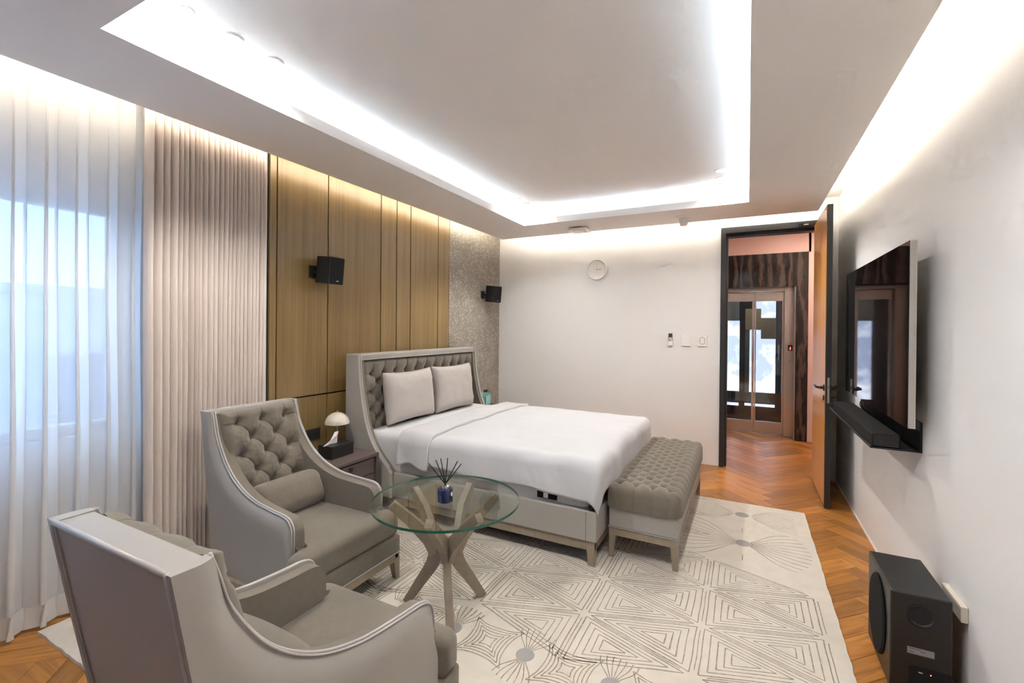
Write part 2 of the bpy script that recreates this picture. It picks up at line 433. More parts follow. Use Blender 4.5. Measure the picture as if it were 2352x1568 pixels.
# ---- floor and herringbone planks
floor = struct(box('floor', -3.3, 2.2, NY-0.1, 8.6, -0.06, -0.0115, 'slate'))
PW, PLEN = 0.11, 0.55
pm = bpy.data.meshes.new('plank')
bm = bmesh.new(); boxbm(bm, -PLEN/2+0.0006, PLEN/2-0.0006, -PW/2+0.0006, PW/2-0.0006, -0.0115, 0.0)
bmesh.ops.bevel(bm, geom=[e for e in bm.edges if all(v.co.z > -0.001 for v in e.verts)], offset=0.0013, segments=1, affect='EDGES')
bmesh.ops.recalc_face_normals(bm, faces=bm.faces); bm.to_mesh(pm); bm.free(); pm.materials.append(M['oak_plank'])
def inview(x, y, z, mrg=60):
    d = Vector((x, y, z))-CAMP; zz = d.dot(fw)
    if zz < 0.1: return False
    px = 1176+FPX*d.dot(r2)/zz; py = 784+SY-FPX*d.dot(u2)/zz
    return -mrg < px < 2352+mrg and -mrg < py < 1568+mrg
RUG = (-2.832, 0.40, 0.845, 4.10)
restV = []; restF = []; npl = 0
c45 = math.sqrt(0.5)
cand = []
for s in range(-70, 90):
    for k in range(-14, 15):
        for kind in (0, 1):
            if kind == 0: cx, cy = s*PW+k*PLEN+PLEN/2, s*PW-k*PLEN+PW/2
            else: cx, cy = s*PW+k*PLEN+PLEN+PW/2, s*PW-k*PLEN+PW-PLEN/2
            X = (cx-cy)*c45+0.20; Y = (cx+cy)*c45
            if not (-3.05 < X < 1.9 and NY < Y < 8.3): continue
            ang = PI/4 if kind == 0 else 3*PI/4
            ex = abs(PLEN/2*c45)+PW/2*c45
            if RUG[0] < X-ex and X+ex < RUG[1] and RUG[2] < Y-ex and Y+ex < RUG[3]: continue
            if Y > BY+0.1 and (X < -1.1 or X > 1.6): continue
            if Y < BY+0.3 and X > RX+0.35: continue
            if Y > 7.3: continue
            cand.append((X, Y, ang))
random.shuffle(cand)
for X, Y, ang in cand:
    vis = inview(X, Y, 0)
    if vis and (BY < Y) and not (-0.9 < X < 1.2): vis = False
    if vis and npl < 290:
        o = bpy.data.objects.new('plank', pm); C.objects.link(o); o.parent = floor; o.location = (X, Y, 0); o.rotation_euler = (0, 0, ang); npl += 1
    else:
        b0 = len(restV); ca, sa = math.cos(ang), math.sin(ang)
        for v in pm.vertices: restV.append((X+v.co.x*ca-v.co.y*sa, Y+v.co.x*sa+v.co.y*ca, v.co.z))
        for p in pm.polygons: restF.append([b0+i for i in p.vertices])
if restV:
    o = mesh('plank_field', restV, restF, 'oak_plank', floor); o['kind'] = 'stuff'
# ---- walls
WY0, WY1, WZ0, WZ1 = -0.40, 1.27, 0.825, 2.045
wl = struct(boxes('wall_left', [(-3.0, -2.86, 1.97, BY+0.12, 0, ZU), (-3.25, -3.1, 1.97, BY+0.12, 0, ZU), (-3.25, -2.86, 1.958, 1.97, 0, ZU),
     (-3.25, -3.08, NY, -2.2, 0, ZU), (-3.25, -3.08, -2.2, -0.62, 0, 0.9), (-3.25, -3.08, -2.2, -0.62, 2.3, ZU), (-3.25, -3.08, -0.62, WY0, 0, ZU), (-3.25, -3.08, WY1, 1.958, 0, ZU), (-3.25, -3.08, WY0, WY1, 0, WZ0), (-3.25, -3.08, WY0, WY1, WZ1, ZU)], 'wall_paint'))
gy = [1.958, 2.013, 2.438, 3.0, 3.2, 3.392, 3.822, 4.022]
for a, b in zip(gy[:-1], gy[1:]):
    for z0, z1 in ((0.0, 0.882), (0.893, ZU)):
        p = box('wood_panel', -0.021, 0, -(b-a)/2+0.0048, (b-a)/2-0.0048, 0, z1-z0, 'wood_veneer', wl, bev=0.0015)
        p.location = (LX, (a+b)/2, z0)
box('panel_gap_backing', -2.8605, -2.857, 1.958, 4.022, 0, ZU, 'black_metal', wl)
box('stone_panel', -2.86, LX, 4.024, BY, 0, ZU, 'stone', wl, bev=0.001)
wb = struct(boxes('wall_back', [(-3.0, -0.235, BY, BY+0.12, 0, ZU), (0.60, RX+0.6, BY, BY+0.12, 0, ZU), (-0.235, 0.60, BY, BY+0.12, 2.42, ZU)], 'wall_paint'))
wr = struct(boxes('wall_right', [(RX, RX+0.12, NY, BY, 0, ZU)], 'wall_paint'))
struct(boxes('wall_near', [(-3.25, RX+0.12, NY-0.12, NY, 0, ZU)], 'slate'))
struct(box('baseboard_right', RX-0.004, RX+0.001, NY, BY, 0, 0.014, 'white_plastic'))
# ---- ceiling: upper plane, dropped ring with tray opening, lips, unseen dividers added to block light between coves
TX0, TX1, TY0, TY1 = -2.115, 0.0, 0.79, 4.35
SX0, SX1, SYn, SYf = -2.683, 0.556, -2.25, 4.92
z1 = ZC+0.02; LH = ZC+0.062
ceil = struct(boxes('ceiling', [(-3.25, RX+0.12, NY-0.1, BY+0.12, ZU, ZU+0.05),
    (SX0, TX0, SYn, SYf, ZC, z1), (TX1, SX1, SYn, SYf, ZC, z1), (TX0, TX1, SYn, TY0, ZC, z1), (TX0, TX1, TY1, SYf, ZC, z1),
    (TX0-0.015, TX0, TY0-0.015, TY1+0.015, z1, LH), (TX1, TX1+0.015, TY0-0.015, TY1+0.015, z1, LH), (TX0, TX1, TY0-0.015, TY0, z1, LH), (TX0, TX1, TY1, TY1+0.015, z1, LH),
    (-2.60, -2.585, SYn, SYf-0.08, z1, ZU), (0.46, 0.475, SYn, SYf-0.08, z1, ZU), (-2.60, 0.475, SYf-0.09, SYf-0.075, z1, ZU), (-2.60, 0.475, SYn, SYn+0.015, z1, ZU)], 'ceiling_paint'))
for nm, b in (('led_strip', (TX0-0.075, TX0-0.055, TY0-0.08, TY1+0.08, z1+0.028, z1+0.036)), ('led_strip', (TX1+0.055, TX1+0.075, TY0-0.08, TY1+0.08, z1+0.028, z1+0.036)),
              ('led_strip', (TX0-0.06, TX1+0.06, TY0-0.075, TY0-0.055, z1+0.028, z1+0.036)), ('led_strip', (TX0-0.06, TX1+0.06, TY1+0.055, TY1+0.075, z1+0.028, z1+0.036))):
    box(nm, *b, 'led_cool', ceil)
for b in ((-2.616, -2.604, SYn+0.05, SYf-0.1, 2.535, 2.615), (0.479, 0.491, SYn+0.05, SYf-0.1, 2.535, 2.615), (-2.55, 0.45, SYf-0.072, SYf-0.06, 2.535, 2.615)):
    box('led_strip', *b, 'led_warm', ceil)
# ---- window in the left recess
win = struct(bpy.data.objects.new('window_1', None)); C.objects.link(win)
boxes('window_frame', [(-3.2, -3.13, WY0, WY1, WZ0, WZ0+0.05), (-3.2, -3.13, WY0, WY1, WZ1-0.05, WZ1), (-3.2, -3.13, WY0, WY0+0.05, WZ0+0.05, WZ1-0.05), (-3.2, -3.13, WY1-0.05, WY1, WZ0+0.05, WZ1-0.05)], 'white_plastic', win)
box('window_pane', -3.168, -3.162, WY0+0.05, WY1-0.05, WZ0+0.05, WZ1-0.05, 'pane_glass', win)
win2 = struct(bpy.data.objects.new('window_2', None)); C.objects.link(win2)
boxes('window_frame', [(-3.2, -3.13, -2.2, -0.62, 0.9, 0.95), (-3.2, -3.13, -2.2, -0.62, 2.25, 2.3), (-3.2, -3.13, -2.2, -2.15, 0.95, 2.25), (-3.2, -3.13, -0.67, -0.62, 0.95, 2.25), (-3.2, -3.13, -1.44, -1.38, 0.95, 2.25)], 'white_plastic', win2)
box('window_pane', -3.168, -3.162, -2.15, -1.44, 0.95, 2.25, 'pane_glass', win2); box('window_pane', -3.168, -3.162, -1.38, -0.67, 0.95, 2.25, 'pane_glass', win2)
box('window_sill', -3.13, -3.06, WY0-0.03, WY1+0.03, WZ0-0.03, WZ0, 'white_plastic', win, bev=0.003)
# ---- hallway behind the door
struct(boxes('wall_hall', [(-1.3, 2.0, 7.06, 7.16, 2.42, 2.75), (-1.3, -0.9, 6.78, 7.2, 0, 2.75), (0.675, 2.0, 6.80, 7.2, 0, 2.75), (-1.0, 0.7, 6.80, 7.1, 2.388, 2.75), (-1.42, -1.3, BY+0.12, 8.5, 0, 2.70), (2.0, 2.12, BY+0.12, 8.5, 0, 2.70), (RX+0.6, 2.0, BY+0.10, BY+0.22, 0, 2.70)], 'hall_paint'))
struct(box('ceiling_hall', -1.42, 2.12, BY+0.12, 8.5, 2.70, 2.75, 'ceiling_paint'))
hc = root('ceiling_light', 'flat rectangular ceiling light of the hallway beyond the doorway', 'ceiling light', (0.9, 6.0, 2.70))
boxes('frame', [(-0.63, 0.63, -0.28, 0.28, -0.012, 0.0), (-0.63, -0.61, -0.28, 0.28, -0.03, -0.012), (0.61, 0.63, -0.28, 0.28, -0.03, -0.012), (-0.61, 0.61, -0.28, -0.26, -0.03, -0.012), (-0.61, 0.61, 0.26, 0.28, -0.03, -0.012)], 'white_plastic', hc)
box('diffuser', -0.609, 0.609, -0.259, 0.259, -0.028, -0.014, 'hall_diffuser', hc)
# ---- doorway
door = struct(bpy.data.objects.new('door_1', None)); C.objects.link(door); door.location = (0.58, BY, 0)
def L(b): return (b[0]-0.58, b[1]-0.58, b[2]-BY, b[3]-BY, b[4], b[5])
boxes('door_frame', [L((-0.249, -0.205, BY-0.03, BY+0.15, 0, 2.432)), L((0.595, 0.64, BY-0.03, BY+0.15, 0, 2.432)), L((-0.205, 0.595, BY-0.03, BY+0.15, 2.375, 2.432)),
     L((-0.205, -0.185, BY+0.03, BY+0.15, 0, 2.375)), L((-0.185, 0.595, BY+0.03, BY+0.15, 2.35, 2.375))], 'frame_grey', door)
leaf = box('door_leaf', *L((0.549, 0.586, 4.315, 5.10, 0.008, 2.39)), 'frame_grey', door, bev=0.001)
box('veneer_face', *L((0.5465, 0.549, 4.335, 5.09, 0.02, 2.38)), 'door_veneer', leaf)
box('lock_plate', *L((0.560, 0.574, 4.3135, 4.3155, 0.83, 1.03)), 'silver', leaf)
box('latch', *L((0.563, 0.571, 4.305, 4.3145, 0.945, 0.975)), 'chrome', leaf, bev=0.002)
for sx, x0 in ((-1, 0.546), (1, 0.587)):
    lathe('handle_rose', [(0.001, 0), (0.026, 0), (0.026, 0.006), (0.012, 0.009), (0.012, 0.03), (0.001, 0.031)], 'black_metal', leaf, 20, (0, 0, 0), 'x').matrix_local = Matrix.Translation((x0-0.58, 4.37-BY, 0.945)) @ Matrix.Scale(sx, 4, (1, 0, 0))
    tube('door_handle', smooth_pts([(x0-0.58+sx*0.03, 4.37-BY, 0.945), (x0-0.58+sx*0.045, 4.375-BY, 0.946), (x0-0.58+sx*0.052, 4.40-BY, 0.948), (x0-0.58+sx*0.05, 4.49-BY, 0.948)]), 0.009, 'black_metal', leaf)
    lathe('keyhole_rose', [(0.001, 0), (0.022, 0), (0.022, 0.007), (0.001, 0.008)], 'black_metal', leaf, 20, (0, 0, 0), 'x').matrix_local = Matrix.Translation((x0-0.58, 4.37-BY, 0.865)) @ Matrix.Scale(sx, 4, (1, 0, 0))
tube('thumb_turn', [(0.594-0.58, 4.37-BY, 0.865), (0.606-0.58, 4.37-BY, 0.866), (0.612-0.58, 4.362-BY, 0.874), (0.632-0.58, 4.36-BY, 0.875)], 0.004, 'black_metal', leaf)
box('door_closer', *L((0.42, 0.585, BY-0.045, BY-0.028, 2.385, 2.415)), 'black_metal', door, bev=0.004)
box('closer_clip', *L((0.46, 0.50, BY-0.048, BY-0.044, 2.392, 2.402)), 'chrome', door)
# ================================================================== ELEVATOR
el = root('elevator', 'glass and bronze steel elevator entrance in dark veined marble beyond the doorway', 'elevator', (0.1, 6.9, 0))
def E_(b): return (b[0]-0.1, b[1]-0.1, b[2]-6.9, b[3]-6.9, b[4], b[5])
ms = boxes('marble_surround', [E_((-0.90, 0.672, 6.78, 7.05, 1.958, 2.388)), E_((0.540, 0.672, 6.78, 7.05, 0, 1.958)), E_((-0.90, -0.43, 6.78, 7.05, 0, 1.958))], 'dark_marble', el)
boxes('steel_jamb', [E_((0.432, 0.541, 7.0, 7.08, 0, 1.915)), E_((0.531, 0.541, 6.80, 7.0, 0, 1.958)), E_((-0.43, -0.295, 7.0, 7.08, 0, 1.915)), E_((-0.43, 0.541, 6.98, 7.08, 1.915, 1.958))], 'steel', el)
for x0, x1 in ((-0.29, 0.083), (0.087, 0.43)):
    g0, g1 = (x0+0.032, x1-0.03) if x0 < 0 else (x0+0.016, x1-0.02)
    dp = boxes('elevator_door', [E_((x0, g0, 7.07, 7.10, 0.01, 1.91)), E_((g1, x1, 7.07, 7.10, 0.01, 1.91)), E_((g0, g1, 7.07, 7.10, 0.01, 0.155)), E_((g0, g1, 7.07, 7.10, 1.79, 1.91))], 'steel', el)
    box('door_pane', *E_((g0, g1, 7.082, 7.088, 0.155, 1.79)), 'elevator_glass', dp)
dsp = box('floor_display', *E_((0.473, 0.525, 6.994, 7.001, 1.13, 1.205)), 'black_plastic', el, bev=0.002)
# seven segment digit 2
for b in ((0.494, 0.506, 1.181, 1.184), (0.494, 0.506, 1.166, 1.169), (0.494, 0.506, 1.151, 1.154), (0.503, 0.506, 1.168, 1.182), (0.494, 0.497, 1.153, 1.167)):
    box('digit_segment', *E_((b[0], b[1], 6.992, 6.9945, b[2]-0.008, b[3]-0.008)), 'red_led', dsp)
lathe('call_button', [(0.001, 0.0), (0.014, 0.0), (0.014, 0.004), (0.001, 0.005)], 'chrome', el, 16, (0.499-0.1, 6.999-6.9, 0.995), 'y')
boxes('cabin', [E_((-0.62, -0.56, 7.14, 8.45, 0.0, 2.3)), E_((0.56, 0.62, 7.14, 8.45, 0, 2.3)), E_((-0.62, 0.62, 7.14, 8.45, 2.25, 2.3)), E_((-0.62, 0.62, 7.14, 8.45, -0.005, 0.005)), E_((-0.62, 0.62, 8.40, 8.45, 0, 2.3))], 'black_plastic', el)
lg = box('lit_pane', *E_((-0.315, 0.392, 8.25, 8.26, 0.405, 1.90)), 'lit_frosted', el)
box('lit_strip', *E_((-0.312, -0.12, 8.25, 8.26, 0.172, 0.216)), 'lit_frosted', el)
box('lit_strip', *E_((-0.035, 0.388, 8.25, 8.26, 0.182, 0.222)), 'lit_frosted', el)
box('cabin_column', *E_((-0.112, -0.034, 8.18, 8.24, 0.20, 1.95)), 'black_plastic', el)
box('cabin_column', *E_((-0.036, 0.030, 8.2, 8.24, 0.40, 1.40)), 'slate', el)
box('cabin_header', *E_((-0.33, -0.112, 8.2, 8.24, 1.545, 1.95)), 'slate', el)
box('tan_panel', *E_((-0.036, 0.188, 8.19, 8.24, 1.40, 1.735)), 'tan_panel', el)
box('tan_panel', *E_((0.188, 0.392, 8.17, 8.24, 1.26, 1.588)), 'tan_panel', el)
box('cabin_top_panel', *E_((-0.034, 0.105, 8.2, 8.24, 1.735, 1.95)), 'black_plastic', el)
cl = bpy.data.lights.new('cabin_fill_light', 'AREA'); cl.energy = 1.6; cl.size = 0.3; cl.color = (1.0, 0.9, 0.78)  # unseen fill added inside the cabin to brighten its panels
clo = bpy.data.objects.new('cabin_fill_light', cl); C.objects.link(clo); clo.parent = el; clo.location = (0.0, 0.75, 2.23)
box('cabin_fill_housing', -0.16, 0.16, 0.59, 0.91, 2.235, 2.25, 'white_plastic', el)  # housing made up for the added cabin fill
box('grab_handle', *E_((0.385, 0.405, 7.4, 7.44, 0.98, 1.19)), 'silver', el, bev=0.004)

# ================================================================== BED
BX0, BX1, BYn, BYf = -2.735, -0.765, 2.565, 4.155
bc = (-1.7, 3.36)
bed = root('bed', 'upholstered bed with tufted taupe headboard and light grey leather frame', 'bed', (bc[0], bc[1], 0))
def B_(x, y, z): return Vector((x-bc[0], y-bc[1], z))
def BB(b): return (b[0]-bc[0], b[1]-bc[0], b[2]-bc[1], b[3]-bc[1], b[4], b[5])
# side rails and foot rail in leather
for nm, b in (('side_rail', (-2.55, BX1-0.002, BYn, BYn+0.06, 0.155, 0.335)), ('side_rail', (-2.55, BX1-0.002, BYf-0.06, BYf, 0.155, 0.335)), ('foot_rail', (BX1-0.06, BX1, BYn+0.004, BYf-0.004, 0.155, 0.335))):
    box(nm, *BB(b), 'leather', bed, bev=0.008, seg=3)
box('slat_base', *BB((-2.6, BX1-0.06, BYn+0.06, BYf-0.06, 0.20, 0.30)), 'black_cloth', bed)
for b in ((-2.5, BX1-0.012, BYn+0.012, BYn+0.04, 0.10, 0.156), (-2.5, BX1-0.012, BYf-0.04, BYf-0.012, 0.10, 0.156), (BX1-0.04, BX1-0.012, BYn+0.012, BYf-0.012, 0.10, 0.156)):
    box('wood_rail', *BB(b), 'leg_wood', bed, bev=0.002)
def leg_mesh(name, cx, cy, w, h, taper, m, parent, z0=0.0, sx=1, sy=1):
    a = w/2; V = []
    for z, k in ((z0, taper), (z0+h, 1.0)):
        # outer corner stays vertical, inner faces taper
        x1_ = a*sx; x0_ = x1_-sx*w*k; y1_ = a*sy; y0_ = y1_-sy*w*k
        V += [(cx+x0_, cy+y0_, z), (cx+x1_, cy+y0_, z), (cx+x1_, cy+y1_, z), (cx+x0_, cy+y1_, z)]
    bm = bmesh.new(); vv = [bm.verts.new(v) for v in V]
    for f in ((3,2,1,0),(4,5,6,7),(0,1,5,4),(1,2,6,5),(2,3,7,6),(3,0,4,7)): bm.faces.new([vv[i] for i in f])
    bmesh.ops.bevel(bm, geom=list(bm.edges), offset=0.0015, segments=1, affect='EDGES')
    return bmobj(name, bm, m, parent)
for x, y, sx, sy in ((BX1-0.04, BYn+0.037, 1, -1), (BX1-0.04, BYf-0.037, 1, 1), (-2.47, BYn+0.037, -1, -1), (-2.47, BYf-0.037, -1, 1)):
    leg_mesh('leg', x-bc[0], y-bc[1], 0.055, 0.145, 0.68, 'leg_wood', bed, 0.012, sx, sy)
# vertical seams on the near side rail
for x in (-2.08, -0.83):
    box('seam', *BB((x, x+0.0016, BYn-0.0008, BYn+0.004, 0.16, 0.33)), 'black_cloth', bed)
# headboard: winged frame
HT = 1.188
wing = [(-2.735, 0.16), (-2.735, HT), (-2.607, HT), (-2.600, 1.10), (-2.585, 0.95), (-2.556, 0.79), (-2.517, 0.65), (-2.462, 0.54), (-2.395, 0.455), (-2.33, 0.39), (-2.28, 0.335), (-2.28, 0.16)]
front = smooth_pts([(x, 0, z) for x, z in wing[2:11]], 5)
poly = [(-2.735, 0.16), (-2.735, HT)] + [(p.x, p.z) for p in front] + [(-2.28, 0.16)]
polyf = [(-2.73, 0.17), (-2.73, HT-0.03)] + [(p.x-0.006, min(p.z, HT-0.03)) for p in front] + [(-2.286, 0.17)]
for y0, y1, s in ((2.52, 2.552, -1), (4.168, 4.20, 1)):
    prism('wing', poly, lambda a, b, t: B_(a, t, b), y0, y1, 'leather', bed, bev=0.010, seg=3)
    f0, f1 = (y1-0.002, y1+0.034) if s < 0 else (y0-0.034, y0+0.002)
    prism('wing_lining', polyf, lambda a, b, t: B_(a, t, b), f0, f1, 'fabric', bed, bev=0.008, seg=2)
    yy = y1-0.004 if s < 0 else y0+0.004
    tube('piping', [B_(p.x+0.002, yy, p.z) for p in front[:-3]], 0.0045, 'leather_trim', bed)
box('top_rail', *BB((-2.735, -2.607, 2.548, 4.172, 1.138, HT)), 'leather', bed, bev=0.012, seg=3)
box('back_board', *BB((-2.733, -2.67, 2.55, 4.17, 0.16, 1.14)), 'leather', bed)
tube('piping', [B_(-2.605, y, 1.144) for y in (2.56, 3.36, 4.16)], 0.0045, 'leather_trim', bed)
HW, HH = 1.555, 0.85
def hb3(u, v, h): return B_(-2.658+h, 3.36+u, 0.712+v)
tp, bt = tuft('tufted_panel', HW, HH, 0.135, 0.071, 11, 9, 0.050, 0.048, hb3, 'fabric', bed, 346, 168, edge=0.03, off=0.03, expo=0.45)
add_buttons(tp, bt, hb3)
# mattress
mt = root('mattress', 'white mattress in a fitted sheet lying inside the bed frame', 'mattress', (bc[0], bc[1], 0.30))
def wrinkle(q):
    s = 0.004*noise.noise(Vector((q.x*7, q.y*7, q.z*14)))+0.003*noise.noise(Vector((q.x*20, 3, q.z*9)))
    k = 1.0 if abs(q.z) < 0.13 else 0.2
    return q+Vector((0, math.copysign(s*k, q.y), 0.3*s))
rbox('mattress_body', (-0.03, 0, 0.15), (0.90, 0.762, 0.15), 0.05, 'sheet', mt, 60, (0, 0.004, 0.008), warp=wrinkle)
tg = box('mattress_tag', -0.06, 0, -0.004, 0, -0.055, 0, 'black_cloth', mt); tg.location = (0.68, -0.7635, 0.105); tg.scale = (2.2, 1, 1)
tb = box('tag_print', -0.03, 0, -0.0062, 0, -0.03, 0, 'tissue', mt); tb.location = (0.62, -0.7635, 0.085)
# duvet
DT = 0.625
XF, YN, YF = -0.815, 2.63, 4.10
def drape(u, v, lift=0.0):
    dx = max(0.0, u-XF); dy = YN-v if v < YN else (v-YF if v > YF else 0.0); sy = -1 if v < YN else 1
    r = 0.075; d = math.hypot(dx, dy)
    x = min(u, XF); y = max(YN, min(YF, v)); z = DT
    cr = 0.014*math.sin(PI*min(1, max(0, (y-YN)/(YF-YN))))
    # soft wrinkles
    w = 0.010*noise.noise(Vector((u*2.6, v*2.6, 1)))+0.005*noise.noise(Vector((u*7+3, v*6, 4)))
    w += 0.0035*(0.5-abs(noise.noise(Vector((u*5.5+v*2.5, v*3.2-u*1.5, 11)))))+0.0045*max(0, 0.25-abs(noise.noise(Vector((u*3.1-v*4, v*1.3, 21)))))
    if d > 1e-6:
        ax, ay = dx/d, dy/d
        if d < r*PI/2: a = d/r; out = r*math.sin(a); drop = r*(1-math.cos(a))
        else: out = r+0.06*(d-r*PI/2); drop = r+(d-r*PI/2)*0.985
        k = min(1, d/0.2)
        fold = k*(0.010*math.sin(u*15+2.2*noise.noise(Vector((u*3, 0, 2))))+0.012*noise.noise(Vector((u*9, v*3, 7))) )*(ay) + k*(0.010*math.sin(v*13+1)+0.008*noise.noise(Vector((u*3, v*9, 5))))*ax + 0.006*k*(0.5-abs(noise.noise(Vector((u*14+v*5, v*8, 31)))))
        out += fold+lift
        x += ax*out; y += sy*ay*out; z -= drop
        z += w*(1-k)+cr*(1-k)
    else:
        z += w+cr
    return Vector((x, y, z+lift*(1-min(1, d/0.1))))
def sheet_mesh(name, u0, u1, v0, v1, nu, nv, m, parent, lift=0.0, hem=None, thick=0.014):
    V = []; F = []
    for j in range(nv+1):
        for i in range(nu+1):
            a = i/nu; b = j/nv
            ua = u0(b) if callable(u0) else u0
            u = ua+(u1-ua)*a
            w0 = v0(u); w1 = v1(u)
            V.append(drape(u, w0+(w1-w0)*b, lift))
    for j in range(nv):
        for i in range(nu):
            a = j*(nu+1)+i; F.append((a, a+1, a+nu+2, a+nu+1))
    o = mesh(name, V, F, m, parent, True)
    s = o.modifiers.new('solid', 'SOLIDIFY'); s.thickness = thick; s.offset = -1
    return o
dv = root('duvet', 'large white duvet spread over the bed and hanging over its foot', 'duvet', (bc[0], bc[1], DT))
def near_hem(u): return 2.363+0.012*math.sin(u*9)+0.02*max(0, (-1.0-u))-0.02*max(0, u+0.9)
def far_hem(u): return 4.37
dcl = sheet_mesh('duvet_cover', -2.10, -0.575, near_hem, far_hem, 110, 130, 'linen', dv)
fl = sheet_mesh('turned_down_edge', lambda b: -2.235+0.06*b, -1.955, lambda u: 2.375+0.015*math.sin(u*23), lambda u: 4.36, 34, 130, 'linen', dv, lift=0.02, thick=0.022)
for o in (dcl, fl): o.location = (-bc[0], -bc[1], -DT)
# pillows
def pillow(name, label, cat, cx, cy, cz, W, H, T, tilt, m, group=None, rz=0.0, seed=0):
    V = []; F = []; n = 34
    def pt(u, v, s):
        e = (1-abs(u)**5.0)*(1-abs(v)**5.0)
        t = T*0.5*max(0, e)**0.55
        pull = 1-0.06*(1-abs(v)**2)*(abs(u)**6); pull2 = 1-0.08*(1-abs(u)**2)*(abs(v)**6)
        w = 0.006*noise.noise(Vector((u*2.2+seed, v*2.2, s*3)))+0.004*noise.noise(Vector((u*5+seed, v*6, s)))*(abs(u)**2+abs(v)**2)
        return Vector((s*t+(w if e > 0.02 else 0), u*W/2*pull, v*H/2*pull2))
    bm = bmesh.new(); idx = {}
    def g(i, j, s):
        edge = i in (0, n) or j in (0, n)
        key = (i, j, 0 if edge else s)
        if key not in idx: idx[key] = bm.verts.new(pt(2*i/n-1, 2*j/n-1, 0 if edge else s))
        return idx[key]
    for s in (1, -1):
        for i in range(n):
            for j in range(n):
                q = [g(i, j, s), g(i+1, j, s), g(i+1, j+1, s), g(i, j+1, s)]
                if s < 0: q.reverse()
                bm.faces.new(q)
    o = bmobj(name, bm, m, None, True)
    o.rotation_euler = (0, tilt, rz); o.location = (cx, cy, cz)
    return tag(o, label, cat, group)
pillow('pillow', 'pale greige pillow leaning on headboard, the one nearer the nightstand lamp', 'pillow', -2.545, 3.05, 0.822, 0.625, 0.425, 0.15, -0.12, 'pillow_linen', 'pillows on the bed', 0.03, 3)
pillow('pillow', 'pale greige pillow leaning on headboard, the one nearer the stone wall', 'pillow', -2.535, 3.675, 0.822, 0.61, 0.435, 0.14, -0.12, 'pillow_linen', 'pillows on the bed', -0.03, 9)

# ================================================================== BENCH
bn = root('bench', 'tufted taupe bench with grey leather base at the foot of the bed', 'bench', (-0.541, 3.445, 0))
bw, bl = 0.402, 1.40
for x, y, sx, sy in ((-1, -1, -1, -1), (1, -1, 1, -1), (-1, 1, -1, 1), (1, 1, 1, 1)):
    leg_mesh('leg', x*(bw/2-0.024), y*(bl/2-0.024), 0.046, 0.178, 0.62, 'leg_wood', bn, 0.012, sx, sy)
bwood = ((-bw/2+0.003, bw/2-0.003, -bl/2+0.003, -bl/2+0.026), (-bw/2+0.003, bw/2-0.003, bl/2-0.026, bl/2-0.003), (-bw/2+0.003, -bw/2+0.026, -bl/2, bl/2), (bw/2-0.026, bw/2-0.003, -bl/2, bl/2))
for b in bwood: box('wood_rail', *b, 0.145, 0.192, 'leg_wood', bn, bev=0.0015)
box('leather_base', -bw/2, bw/2, -bl/2, bl/2, 0.195, 0.32, 'leather', bn, bev=0.008, seg=3)
tube('piping', [(-bw/2-0.001, -bl/2-0.001, 0.194), (bw/2+0.001, -bl/2-0.001, 0.194), (bw/2+0.001, bl/2+0.001, 0.194), (-bw/2-0.001, bl/2+0.001, 0.194)], 0.0045, 'leather_trim', bn, closed=True)
